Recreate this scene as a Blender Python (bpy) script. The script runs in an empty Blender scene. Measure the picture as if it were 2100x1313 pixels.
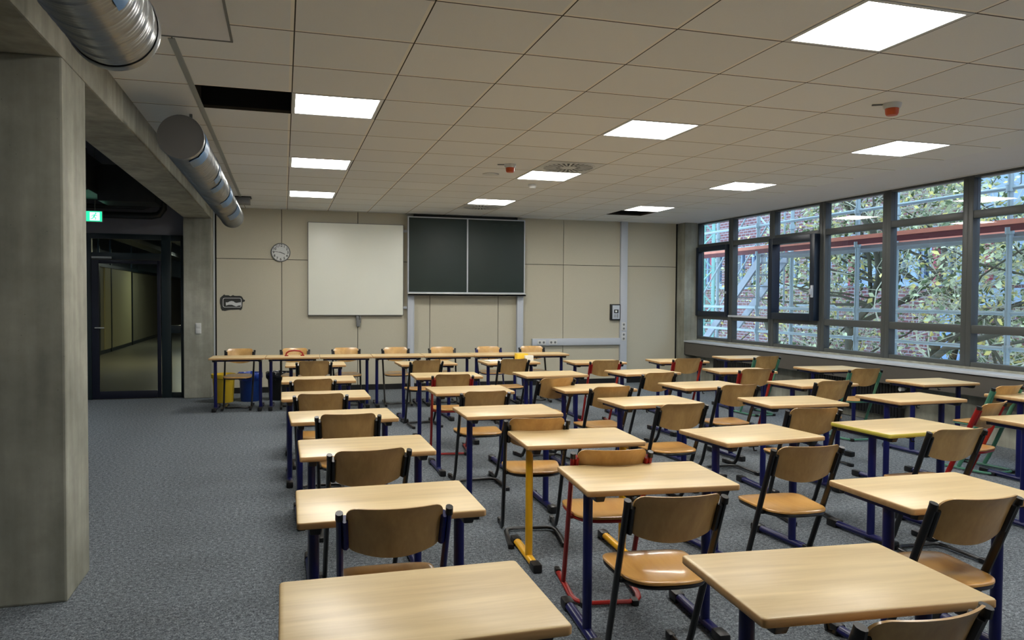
import bpy, bmesh, math, random
from math import sin, cos, pi, radians, sqrt, floor
from mathutils import Vector, Matrix

scn = bpy.context.scene
COL = scn.collection
FZ = 1.52            # eye height above the carpet
CEIL = FZ + 1.377    # suspended ceiling height

# ------------------------------------------------------------------ camera
def make_camera():
    yaw, pitch, roll = .2882, -.0286, .0063
    cy, sy, cp, sp = cos(yaw), sin(yaw), cos(pitch), sin(pitch)
    r = Vector((cy, -sy, 0)); f = Vector((sy*cp, cy*cp, sp)); u = r.cross(f)
    c, s = cos(roll), sin(roll)
    r2 = c*r + s*u; u2 = -s*r + c*u
    cam = bpy.data.cameras.new('camera')
    cam.sensor_width = 36; cam.lens = 36*1579.2/2100
    cam.clip_end = 200; cam.clip_start = .02
    o = bpy.data.objects.new('camera', cam); COL.objects.link(o)
    M = Matrix((r2, u2, -f)).transposed().to_4x4()
    M.translation = Vector((0, 0, FZ))
    o.matrix_world = M
    scn.camera = o
make_camera()

# ------------------------------------------------------------------ world, exposure
w = bpy.data.worlds.new('overcast_sky'); scn.world = w; w.use_nodes = True
bg = w.node_tree.nodes['Background']
bg.inputs[0].default_value = (.55, .76, 1.0, 1)
bg.inputs[1].default_value = 2.4
vs = scn.view_settings
scn.display_settings.display_device = 'sRGB'
vs.view_transform = 'Standard'; vs.look = 'None'; vs.gamma = 1; vs.use_curve_mapping = False
vs.exposure = .92
PANEL_STRENGTH = 17.0

# ------------------------------------------------------------------ materials
def lin(c):
    return tuple(((v/255)/12.92 if v/255 <= .04045 else ((v/255+.055)/1.055)**2.4) for v in c) + (1,)
MATS = {}
def mat(name, rgb, rough=.5, metal=0, spec=.5, noise=0, nscale=8, bump=0, bscale=60, coat=0):
    if name in MATS: return MATS[name]
    m = bpy.data.materials.new(name); m.use_nodes = True; nt = m.node_tree
    b = nt.nodes['Principled BSDF']
    b.inputs['Roughness'].default_value = rough; b.inputs['Metallic'].default_value = metal
    b.inputs['Specular IOR Level'].default_value = spec
    if coat: b.inputs['Coat Weight'].default_value = coat
    c = lin(rgb)
    tc = nt.nodes.new('ShaderNodeTexCoord')
    n = nt.nodes.new('ShaderNodeTexNoise'); n.inputs['Scale'].default_value = nscale; n.inputs['Detail'].default_value = 6
    nt.links.new(tc.outputs['Object'], n.inputs['Vector'])
    mx = nt.nodes.new('ShaderNodeMix'); mx.data_type = 'RGBA'
    k = max(noise, .02)
    mx.inputs[6].default_value = (c[0]*(1-k), c[1]*(1-k), c[2]*(1-k), 1)
    mx.inputs[7].default_value = (min(1, c[0]*(1+k)), min(1, c[1]*(1+k)), min(1, c[2]*(1+k)), 1)
    nt.links.new(n.outputs['Fac'], mx.inputs[0]); nt.links.new(mx.outputs[2], b.inputs['Base Color'])
    if bump:
        n2 = nt.nodes.new('ShaderNodeTexNoise'); n2.inputs['Scale'].default_value = bscale; n2.inputs['Detail'].default_value = 4
        nt.links.new(tc.outputs['Object'], n2.inputs['Vector'])
        bp = nt.nodes.new('ShaderNodeBump'); bp.inputs['Strength'].default_value = bump; bp.inputs['Distance'].default_value = .01
        nt.links.new(n2.outputs['Fac'], bp.inputs['Height']); nt.links.new(bp.outputs[0], b.inputs['Normal'])
    MATS[name] = m
    return m
def nodes_of(name):
    m = bpy.data.materials.new(name); m.use_nodes = True; MATS[name] = m
    return m, m.node_tree, m.node_tree.nodes['Principled BSDF']
def N(nt, t, **kw):
    n = nt.nodes.new('ShaderNode'+t)
    for k, v in kw.items(): setattr(n, k, v)
    return n
def mathn(nt, op, a, b=None, clamp=False):
    n = N(nt, 'Math', operation=op, use_clamp=clamp)
    for i, v in enumerate((a, b)):
        if v is None: continue
        if isinstance(v, (int, float)): n.inputs[i].default_value = v
        else: nt.links.new(v, n.inputs[i])
    return n.outputs[0]
def mixc(nt, f, a, b):
    n = N(nt, 'Mix', data_type='RGBA')
    for i, v in ((0, f), (6, a), (7, b)):
        if isinstance(v, tuple) or isinstance(v, (int, float)): n.inputs[i].default_value = v
        else: nt.links.new(v, n.inputs[i])
    return n.outputs[2]
def ramp(nt, f, stops):
    n = N(nt, 'ValToRGB'); cr = n.color_ramp
    while len(cr.elements) < len(stops): cr.elements.new(.5)
    for e, (p, c) in zip(cr.elements, stops): e.position = p; e.color = c
    nt.links.new(f, n.inputs[0]); return n.outputs[0]
def wood(name, ca, cb, rough, axis='x', scale=1.0, coat=0, contrast=1.0, random_obj=True):
    m, nt, b = nodes_of(name)
    tc = N(nt, 'TexCoord'); mp = N(nt, 'Mapping')
    nt.links.new(tc.outputs['Object'], mp.inputs[0])
    st = {'x': (1.2, 14, 14), 'z': (16, 16, 1.6), 'y': (14, 1.6, 14)}[axis]
    mp.inputs['Scale'].default_value = tuple(s*scale for s in st)
    if random_obj:
        oi = N(nt, 'ObjectInfo'); cb_ = N(nt, 'CombineXYZ')
        r = mathn(nt, 'MULTIPLY', oi.outputs['Random'], 37.0)
        for i in range(3): nt.links.new(r, cb_.inputs[i])
        nt.links.new(cb_.outputs[0], mp.inputs['Location'])
    n1 = N(nt, 'TexNoise'); n1.inputs['Scale'].default_value = 1.0; n1.inputs['Detail'].default_value = 5; n1.inputs['Distortion'].default_value = .6
    nt.links.new(mp.outputs[0], n1.inputs['Vector'])
    n2 = N(nt, 'TexNoise'); n2.inputs['Scale'].default_value = 6.0; n2.inputs['Detail'].default_value = 3
    nt.links.new(mp.outputs[0], n2.inputs['Vector'])
    f = mathn(nt, 'ADD', mathn(nt, 'MULTIPLY', n1.outputs['Fac'], .8), mathn(nt, 'MULTIPLY', n2.outputs['Fac'], .25))
    c = ramp(nt, f, [(.5-.22/contrast, lin(ca)), (.5+.22/contrast, lin(cb))])
    nt.links.new(c, b.inputs['Base Color'])
    b.inputs['Roughness'].default_value = rough
    b.inputs['Coat Weight'].default_value = coat; b.inputs['Coat Roughness'].default_value = .12
    return m
def M(n): return MATS[n]

wood('beech_laminate', (196, 168, 118), (232, 207, 158), .34, 'x', 1.0, contrast=.9)
wood('beech_edge', (176, 134, 84), (200, 160, 108), .5, 'x', 1.5)
mat('yellowed_edge', (196, 182, 70), .45)
wood('chair_plywood', (176, 124, 62), (222, 172, 98), .28, 'y', .7, coat=.5, contrast=.8)
wood('chair_back_plywood', (168, 128, 72), (202, 162, 100), .38, 'z', .8, coat=.25)  # darker tan than the seat, backrest shade put into the colour
mat('navy_enamel', (10, 16, 80), .32, noise=.1)
mat('black_enamel', (14, 14, 16), .3)
mat('red_enamel', (150, 24, 20), .32, noise=.1)
mat('green_enamel', (72, 128, 104), .35, noise=.1)
mat('yellow_enamel', (236, 176, 24), .32, noise=.08)
mat('black_plastic', (16, 16, 17), .42)
mat('white_plastic', (205, 207, 205), .4)
mat('white_metal', (190, 196, 204), .4)
mat('alu_trim', (176, 180, 176), .35, metal=.3)
mat('grey_plastic', (110, 112, 112), .5)
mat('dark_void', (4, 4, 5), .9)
mat('whiteboard_face', (232, 234, 222), .35, noise=.02, nscale=3)
mat('board_green', (32, 46, 42), .55, noise=.25, nscale=2.2)
mat('clock_face', (205, 208, 206), .4)
mat('plaster_grey', (118, 118, 124), .85, noise=.06, bump=.1)
mat('plasterboard', (226, 226, 228), .85, noise=.03)
mat('baseboard_black', (14, 14, 15), .5)
mat('window_frame_grey', (70, 74, 74), .38, noise=.05)
mat('window_sash_navy', (12, 26, 44), .35)
mat('sill_panel', (84, 80, 74), .5, noise=.06)
mat('sill_edge', (190, 195, 202), .4)
mat('door_frame_teal', (20, 34, 38), .4)
mat('door_leaf_navy', (7, 11, 30), .4)
mat('radiator_black', (16, 16, 17), .45)
mat('bin_yellow', (226, 190, 48), .45)
mat('bin_blue', (16, 56, 128), .45)
mat('bin_black', (20, 20, 22), .5)
mat('bag_blue', (28, 60, 150), .3)
mat('bag_black', (30, 33, 38), .25)
mat('paper', (236, 236, 228), .7)
mat('yellow_card', (246, 206, 60), .5)
mat('orange_plastic', (196, 82, 30), .4)
mat('paint_smear', (44, 46, 44), .6, noise=.25, nscale=30)
mat('paint_white', (205, 208, 208), .6)
mat('tape_blue', (22, 80, 122), .35)
mat('galvanised', (150, 152, 152), .32, metal=.9, noise=.1, nscale=14)
mat('duct_cap', (112, 112, 112), .5, metal=.3)
mat('dark_duct', (44, 46, 46), .5, metal=.4, noise=.2)
mat('corridor_wall', (128, 124, 100), .6, noise=.06)
mat('corridor_lit_panel', (178, 170, 128), .6)  # wall tone made paler, light on this stretch put into the colour
mat('scaffold_steel', (158, 172, 176), .45, metal=.25, noise=.15, nscale=5)
mat('scaffold_mint', (150, 196, 188), .5, noise=.1)
mat('scaffold_alu', (160, 164, 172), .45, metal=.4, noise=.1)
mat('toe_board_red', (226, 140, 116), .7, noise=.15)
mat('toe_board_dark', (104, 40, 44), .7, noise=.15)
mat('building_red', (158, 40, 72), .5)
mat('building_trim', (146, 168, 196), .6)
mat('building_blue', (126, 160, 206), .6)
mat('bark', (66, 62, 48), .9, noise=.4, nscale=10, bump=.5, bscale=30)
mat('twig', (170, 168, 146), .8, noise=.4, nscale=6)
mat('leaf_green', (78, 94, 52), .5, noise=.5, nscale=1.7)
mat('leaf_yellow', (222, 204, 118), .5, noise=.25, nscale=1.7)
mat('leaf_pale', (196, 202, 160), .5, noise=.3, nscale=1.7)
mat('ground_leaves', (96, 92, 72), .9, noise=.6, nscale=3)

def make_carpet():
    m, nt, b = nodes_of('carpet')
    tc = N(nt, 'TexCoord')
    n1 = N(nt, 'TexNoise'); n1.inputs['Scale'].default_value = 130; n1.inputs['Detail'].default_value = 3
    n2 = N(nt, 'TexNoise'); n2.inputs['Scale'].default_value = 45; n2.inputs['Detail'].default_value = 4
    for n in (n1, n2): nt.links.new(tc.outputs['Object'], n.inputs['Vector'])
    f = mathn(nt, 'ADD', mathn(nt, 'MULTIPLY', n1.outputs['Fac'], .6), mathn(nt, 'MULTIPLY', n2.outputs['Fac'], .4))
    c = ramp(nt, f, [(.36, lin((56, 61, 67))), (.52, lin((108, 115, 121))), (.68, lin((160, 167, 171)))])
    nt.links.new(c, b.inputs['Base Color']); b.inputs['Roughness'].default_value = .95
    b.inputs['Specular IOR Level'].default_value = .15
    bp = N(nt, 'Bump'); bp.inputs['Strength'].default_value = .6; bp.inputs['Distance'].default_value = .006
    nt.links.new(f, bp.inputs['Height']); nt.links.new(bp.outputs[0], b.inputs['Normal'])
make_carpet()

def make_concrete(name, ca, cb, cc):
    m, nt, b = nodes_of(name)
    tc = N(nt, 'TexCoord')
    n1 = N(nt, 'TexNoise'); n1.inputs['Scale'].default_value = 1.6; n1.inputs['Detail'].default_value = 9; n1.inputs['Roughness'].default_value = .62
    mp = N(nt, 'Mapping'); mp.inputs['Scale'].default_value = (9, 9, .7)
    nt.links.new(tc.outputs['Object'], mp.inputs[0]); nt.links.new(tc.outputs['Object'], n1.inputs['Vector'])
    n2 = N(nt, 'TexNoise'); n2.inputs['Scale'].default_value = 1.3; n2.inputs['Detail'].default_value = 5
    nt.links.new(mp.outputs[0], n2.inputs['Vector'])
    f = mathn(nt, 'ADD', mathn(nt, 'MULTIPLY', n1.outputs['Fac'], .7), mathn(nt, 'MULTIPLY', n2.outputs['Fac'], .3))
    c = ramp(nt, f, [(.3, lin(ca)), (.52, lin(cb)), (.7, lin(cc))])
    # pores
    v = N(nt, 'TexVoronoi'); v.inputs['Scale'].default_value = 16; v.inputs['Randomness'].default_value = 1
    nt.links.new(tc.outputs['Object'], v.inputs['Vector'])
    p = mathn(nt, 'LESS_THAN', v.outputs['Distance'], .035)
    c2 = mixc(nt, mathn(nt, 'MULTIPLY', p, .55), c, lin((40, 38, 34)))
    nt.links.new(c2, b.inputs['Base Color']); b.inputs['Roughness'].default_value = .8
    bp = N(nt, 'Bump'); bp.inputs['Strength'].default_value = .25; bp.inputs['Distance'].default_value = .01
    nt.links.new(f, bp.inputs['Height']); nt.links.new(bp.outputs[0], b.inputs['Normal'])
make_concrete('concrete', (104, 105, 95), (150, 150, 137), (184, 184, 171))

def make_ceiling():
    m, nt, b = nodes_of('ceiling_tiles')
    tc = N(nt, 'TexCoord'); sp = N(nt, 'SeparateXYZ'); nt.links.new(tc.outputs['Object'], sp.inputs[0])
    masks = []; light = []
    cells = []
    for i, off in ((0, .0524), (1, 4.19)):
        t = mathn(nt, 'DIVIDE', mathn(nt, 'SUBTRACT', sp.outputs[i], off-62.5), .625)
        fr = mathn(nt, 'FRACT', t); cells.append(mathn(nt, 'FLOOR', t))
        d = mathn(nt, 'MULTIPLY', fr, .625)
        masks.append(mathn(nt, 'LESS_THAN', d, (.007, .010)[i]))
        a = mathn(nt, 'GREATER_THAN', d, .625-.018)
        light.append(a)
    dark = mathn(nt, 'MAXIMUM', masks[0], masks[1]); lt = mathn(nt, 'MAXIMUM', light[0], light[1])
    cx = N(nt, 'CombineXYZ'); nt.links.new(cells[0], cx.inputs[0]); nt.links.new(cells[1], cx.inputs[1])
    wn = N(nt, 'TexWhiteNoise', noise_dimensions='2D'); nt.links.new(cx.outputs[0], wn.inputs['Vector'])
    n = N(nt, 'TexNoise'); n.inputs['Scale'].default_value = 220; n.inputs['Detail'].default_value = 2
    nt.links.new(tc.outputs['Object'], n.inputs['Vector'])
    base = mixc(nt, wn.outputs['Value'], lin((228, 230, 230)), lin((235, 237, 237)))
    base = mixc(nt, mathn(nt, 'MULTIPLY', n.outputs['Fac'], .2), base, lin((205, 200, 188)))
    base = mixc(nt, lt, base, lin((240, 236, 226)))
    base = mixc(nt, dark, base, lin((70, 66, 58)))
    nt.links.new(base, b.inputs['Base Color']); b.inputs['Roughness'].default_value = .9
    b.inputs['Specular IOR Level'].default_value = .2
make_ceiling()

def make_wallpanel():
    m, nt, b = nodes_of('wall_panel_fabric')
    tc = N(nt, 'TexCoord')
    n = N(nt, 'TexNoise'); n.inputs['Scale'].default_value = 320; n.inputs['Detail'].default_value = 2
    n2 = N(nt, 'TexNoise'); n2.inputs['Scale'].default_value = .9; n2.inputs['Detail'].default_value = 3
    for q in (n, n2): nt.links.new(tc.outputs['Object'], q.inputs['Vector'])
    c = mixc(nt, n.outputs['Fac'], lin((176, 170, 148)), lin((204, 198, 177)))
    c = mixc(nt, mathn(nt, 'MULTIPLY', n2.outputs['Fac'], .25), c, lin((194, 194, 184)))
    nt.links.new(c, b.inputs['Base Color']); b.inputs['Roughness'].default_value = .85
make_wallpanel()

def make_brick():
    m, nt, b = nodes_of('brickwork')
    tc = N(nt, 'TexCoord'); sp = N(nt, 'SeparateXYZ'); nt.links.new(tc.outputs['Object'], sp.inputs[0])
    cx = N(nt, 'CombineXYZ'); nt.links.new(sp.outputs[1], cx.inputs[0]); nt.links.new(sp.outputs[2], cx.inputs[1])
    br = N(nt, 'TexBrick'); br.inputs['Scale'].default_value = 1
    br.inputs['Brick Width'].default_value = .26; br.inputs['Row Height'].default_value = .1; br.inputs['Mortar Size'].default_value = .013
    br.inputs['Color1'].default_value = lin((104, 62, 66)); br.inputs['Color2'].default_value = lin((128, 82, 84)); br.inputs['Mortar'].default_value = lin((150, 146, 152))
    nt.links.new(cx.outputs[0], br.inputs['Vector'])
    nt.links.new(br.outputs[0], b.inputs['Base Color']); b.inputs['Roughness'].default_value = .9
make_brick()

def make_glass(name, tint=(1, 1, 1), boost=1.6):
    m = bpy.data.materials.new(name); m.use_nodes = True; nt = m.node_tree; MATS[name] = m
    nt.nodes.remove(nt.nodes['Principled BSDF'])
    out = nt.nodes['Material Output']
    t = N(nt, 'BsdfTransparent'); t.inputs[0].default_value = (*tint, 1)
    g = N(nt, 'BsdfGlossy'); g.inputs['Roughness'].default_value = .0
    ge = N(nt, 'NewGeometry'); dt = N(nt, 'VectorMath', operation='DOT_PRODUCT')
    nt.links.new(ge.outputs['Normal'], dt.inputs[0]); nt.links.new(ge.outputs['Incoming'], dt.inputs[1])
    c1 = mathn(nt, 'SUBTRACT', 1.0, mathn(nt, 'ABSOLUTE', dt.outputs['Value']))
    sch = mathn(nt, 'ADD', mathn(nt, 'MULTIPLY', mathn(nt, 'POWER', c1, 5.0), .96), .04)
    mx = N(nt, 'MixShader')
    nt.links.new(mathn(nt, 'MULTIPLY', sch, boost, clamp=True), mx.inputs[0])
    nt.links.new(t.outputs[0], mx.inputs[1]); nt.links.new(g.outputs[0], mx.inputs[2])
    nt.links.new(mx.outputs[0], out.inputs['Surface'])
make_glass('window_glass', (.96, .98, .98), 1.0)
make_glass('door_glass', (.8, .84, .82), 1.2)
def make_emit(name, rgb, s):
    m = bpy.data.materials.new(name); m.use_nodes = True; nt = m.node_tree; MATS[name] = m
    nt.nodes.remove(nt.nodes['Principled BSDF'])
    e = N(nt, 'Emission'); e.inputs[0].default_value = (*rgb, 1); e.inputs[1].default_value = s
    nt.links.new(e.outputs[0], nt.nodes['Material Output'].inputs['Surface'])
make_emit('led_diffuser', (1.0, .975, .915), PANEL_STRENGTH)
make_emit('exit_green', (.02, .55, .26), 1.1)
make_emit('exit_white', (.75, 1.0, .92), .8)
make_emit('corridor_lamp', (1.0, .9, .62), 80)
make_emit('passage_fill_glow', (.85, .95, 1.0), 75)  # glow of the lamp added over the passage
make_emit('corridor_cool_lamp', (.9, .95, .85), 40.0)

# ------------------------------------------------------------------ mesh helpers
class MB:
    def __init__(s): s.v = []; s.f = []; s.mi = []; s.cur = 0
    def add(s, vs_, fs):
        o = len(s.v); s.v += [tuple(v) for v in vs_]
        for f in fs: s.f.append(tuple(i+o for i in f)); s.mi.append(s.cur)
        return s
    def box(s, a, b):
        (x0, y0, z0), (x1, y1, z1) = a, b
        x0, x1 = min(x0, x1), max(x0, x1); y0, y1 = min(y0, y1), max(y0, y1); z0, z1 = min(z0, z1), max(z0, z1)
        vs_ = [(x0, y0, z0), (x1, y0, z0), (x1, y1, z0), (x0, y1, z0), (x0, y0, z1), (x1, y0, z1), (x1, y1, z1), (x0, y1, z1)]
        return s.add(vs_, [(0, 3, 2, 1), (4, 5, 6, 7), (0, 1, 5, 4), (1, 2, 6, 5), (2, 3, 7, 6), (3, 0, 4, 7)])
    def cbox(s, c, d): return s.box([c[i]-d[i]/2 for i in range(3)], [c[i]+d[i]/2 for i in range(3)])
    def bar(s, p, q, wx, wy=None):
        # rectangular bar from p to q
        wy = wy or wx; p, q = Vector(p), Vector(q); d = (q-p).normalized()
        u = d.cross(Vector((0, 0, 1)));
        if u.length < 1e-4: u = Vector((1, 0, 0))
        u.normalize(); v = u.cross(d).normalized()
        c = [(-1, -1), (1, -1), (1, 1), (-1, 1)]
        vs_ = [p+u*a*wx/2+v*b*wy/2 for a, b in c]+[q+u*a*wx/2+v*b*wy/2 for a, b in c]
        return s.add(vs_, [(0, 1, 2, 3), (7, 6, 5, 4), (0, 4, 5, 1), (1, 5, 6, 2), (2, 6, 7, 3), (3, 7, 4, 0)])
    def tube(s, pts, r, n=10, caps=True, ref=None):
        # r scalar, list, or (ru, rv) ellipse; ref = direction of ru
        pts = [Vector(p) for p in pts]; rings = []
        ref = Vector(ref) if ref else None; pu = None
        for i, p in enumerate(pts):
            a = pts[i-1] if i > 0 else p; b = pts[i+1] if i < len(pts)-1 else p
            d = (b-a).normalized()
            if ref is not None: u = (ref - d*ref.dot(d))
            elif pu is not None: u = pu - d*pu.dot(d)
            else:
                u = d.cross(Vector((0, 0, 1)))
                if u.length < 1e-3: u = Vector((1, 0, 0))
            if u.length < 1e-5: u = d.orthogonal()
            u.normalize(); v = d.cross(u).normalized(); pu = u
            rr = r[i] if isinstance(r, list) else r
            ru, rv = rr if isinstance(rr, tuple) else (rr, rr)
            rings.append([p+u*cos(2*pi*k/n)*ru+v*sin(2*pi*k/n)*rv for k in range(n)])
        vs_ = [q for rg in rings for q in rg]; fs = []
        for i in range(len(rings)-1):
            for k in range(n):
                fs.append((i*n+k, i*n+(k+1) % n, (i+1)*n+(k+1) % n, (i+1)*n+k))
        if caps:
            fs.append(tuple(range(n))[::-1]); fs.append(tuple((len(rings)-1)*n+k for k in range(n)))
        return s.add(vs_, fs)
    def prism(s, poly, z0, z1, T=None):
        n = len(poly); T = T or (lambda a, b, c: (a, b, c))
        vs_ = [T(x, y, z0) for x, y in poly]+[T(x, y, z1) for x, y in poly]
        fs = [tuple(range(n))[::-1], tuple(range(n, 2*n))]+[(i, (i+1) % n, n+(i+1) % n, n+i) for i in range(n)]
        return s.add(vs_, fs)
    def lathe(s, prof, c=(0, 0, 0), n=32, axis='z', close=False):
        vs_ = []; fs = []
        for (r, h) in prof:
            for k in range(n):
                a = 2*pi*k/n
                if axis == 'z': vs_.append((c[0]+r*cos(a), c[1]+r*sin(a), c[2]+h))
                elif axis == 'y': vs_.append((c[0]+r*cos(a), c[1]+h, c[2]+r*sin(a)))
        for i in range(len(prof)-1):
            for k in range(n): fs.append((i*n+k, i*n+(k+1) % n, (i+1)*n+(k+1) % n, (i+1)*n+k))
        return s.add(vs_, fs)
    def disc(s, c, r, n=32, axis='z'):
        if axis == 'z': vs_ = [(c[0]+r*cos(2*pi*k/n), c[1]+r*sin(2*pi*k/n), c[2]) for k in range(n)]
        else: vs_ = [(c[0]+r*cos(2*pi*k/n), c[1], c[2]+r*sin(2*pi*k/n)) for k in range(n)]
        return s.add(vs_, [tuple(range(n))])
    def build(s, name, m, parent=None, bevel=0, smooth=35, seg=2, fixn=True):
        me = bpy.data.meshes.new(name); me.from_pydata(s.v, [], s.f)
        ms = m if isinstance(m, (list, tuple)) else [m]
        for x in ms: me.materials.append(M(x) if isinstance(x, str) else x)
        if len(ms) > 1: me.polygons.foreach_set('material_index', s.mi)
        if fixn or bevel:
            bm = bmesh.new(); bm.from_mesh(me)
            if fixn: bmesh.ops.recalc_face_normals(bm, faces=bm.faces)
            if bevel:
                ed = [e for e in bm.edges if len(e.link_faces) == 2 and e.calc_face_angle(0) > radians(40)]
                bmesh.ops.bevel(bm, geom=ed, offset=bevel, segments=seg, affect='EDGES', profile=.6, clamp_overlap=True)
            bm.to_mesh(me); bm.free()
        if smooth:
            me.polygons.foreach_set('use_smooth', [True]*len(me.polygons))
            me.set_sharp_from_angle(angle=radians(smooth))
        me.update()
        o = bpy.data.objects.new(name, me); COL.objects.link(o)
        if parent: o.parent = parent
        return o
def tag(o, label=None, cat=None, group=None, kind=None):
    if label: o['label'] = label
    if cat: o['category'] = cat
    if group: o['group'] = group
    if kind: o['kind'] = kind
    return o
def empty(name, loc=(0, 0, 0), rz=0, label=None, cat=None, group=None, kind=None):
    o = bpy.data.objects.new(name, None); COL.objects.link(o); o.empty_display_size = .1
    o.location = loc; o.rotation_euler = (0, 0, rz)
    return tag(o, label, cat, group, kind)
def copy_tree(o, parent=None):
    c = o.copy(); COL.objects.link(c)
    if parent: c.parent = parent
    for ch in o.children: copy_tree(ch, c)
    return c
def struct(o): o['kind'] = 'structure'; return o
def rrect(w, h, r, n=6):
    pts = []
    for cx, cy, a0 in ((w/2-r, h/2-r, 0), (-w/2+r, h/2-r, 90), (-w/2+r, -h/2+r, 180), (w/2-r, -h/2+r, 270)):
        for k in range(n+1):
            a = radians(a0+90*k/n); pts.append((cx+r*cos(a), cy+r*sin(a)))
    return pts

# ------------------------------------------------------------------ shell
XW = 7.2; YB = -3.0; YF = 12.75; XL = -4.6; XB0, XB1 = -1.42, -1.03
BEAM = FZ+1.157
XS = 6.2
struct(MB().box((XL, YB, -.3), (XW+.3, YF+.2, 0)).build('floor', 'carpet'))
# suspended ceiling of single tiles, cells left open for lamps and missing tiles
X0, Y0, T = .0524, 4.19, .625
LIGHT_CELLS = [(c, r) for c in (0, 4, 8) for r in (-6, -2, 2, 6, 10) if not (c == 0 and r < -2)]
HOLES = [(-1, 2), (8, 11)]
b = MB()
xs = [XB1]+[X0+T*i for i in range(-1, 10)]+[XS]
ys = [YB]+[Y0+T*i for i in range(-11, 14)]+[YF]
ys = sorted(set(round(y, 4) for y in ys if YB <= y <= YF))
for i in range(len(xs)-1):
    for j in range(len(ys)-1):
        cx, cy = (xs[i]+xs[i+1])/2, (ys[j]+ys[j+1])/2
        ci, cj = floor((cx-X0)/T), floor((cy-Y0)/T)
        if (ci, cj) in LIGHT_CELLS or (ci, cj) in HOLES: continue
        b.box((xs[i], ys[j], CEIL), (xs[i+1], ys[j+1], CEIL+.02))
struct(b.build('ceiling', 'ceiling_tiles', smooth=0))
b = MB().box((XS, YB, CEIL), (XW+.05, YF, CEIL+.03)); b.box((XL-.1, YB, 3.9), (XW+.3, YF+.2, 4.0))
struct(b.build('ceiling', 'plasterboard', smooth=0))
# front wall: felt-like panels on a dark backing
b = MB()
seams = [-1.0, -.03, 1.155, 2.34, 3.525, 4.71, 5.895, 6.91]
zs = [.085, FZ+.585, CEIL+.05]
for i in range(len(seams)-1):
    for j in range(2):
        b.box((seams[i]+.004, YF-.02, zs[j]+.004), (seams[i+1]-.004, YF, zs[j+1]-.004))
struct(b.build('wall_front', 'wall_panel_fabric', bevel=.003, smooth=0))
struct(MB().box((XB1-.3, YF+.001, 0), (XW+.3, YF+.15, 4.0)).build('wall_front', 'dark_void', smooth=0))
struct(MB().box((-1.0, YF-.026, 0), (6.91, YF, .085)).build('baseboard_front', 'baseboard_black'))
struct(MB().box((XL, YB-.15, 0), (XW+.3, YB, 4.0)).build('wall_back', 'wall_panel_fabric', smooth=0))
struct(MB().box((XL-.15, YB-.15, 0), (XL, 12.6, 4.0)).build('wall_left', 'plaster_grey', smooth=0))
# concrete piers and beam
for k, (ya, yb) in enumerate(((4.24, 4.70), (12.27, YF), (-3.0, -2.6))):
    struct(MB().box((XB0 if k else XB0-.2, ya, 0), (XB1, yb, BEAM)).build('wall_pier', 'concrete', bevel=.012, smooth=0))
b = MB().box((XB0, YB, BEAM), (XB1, YF, 3.9))
struct(b.build('wall_beam', 'concrete', bevel=.01, smooth=0))
struct(MB().box((6.94, 12.46, 0), (XW+.06, YF, CEIL)).build('wall_column', 'concrete', bevel=.008, smooth=0))
struct(MB().box((XW-.02, YB, 0), (XW+.28, 12.5, FZ-.72)).build('wall_right', 'concrete', smooth=0))
struct(MB().box((XW-.02, YB, CEIL-.01), (XW+.28, YF, 4.0)).build('wall_right', 'plasterboard', smooth=0))
# sill band in front of the radiators
b = MB().box((6.95, YB, FZ-1.0), (6.97, 12.46, FZ-.775)); b.box((6.95, YB, FZ-.785), (XW-.02, 12.46, FZ-.775))
struct(b.build('trim_1', 'sill_panel', smooth=0))
struct(MB().box((6.935, YB, FZ-.775), (XW+.06, 12.46, FZ-.745)).build('trim_2', 'sill_edge', bevel=.004))

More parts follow.
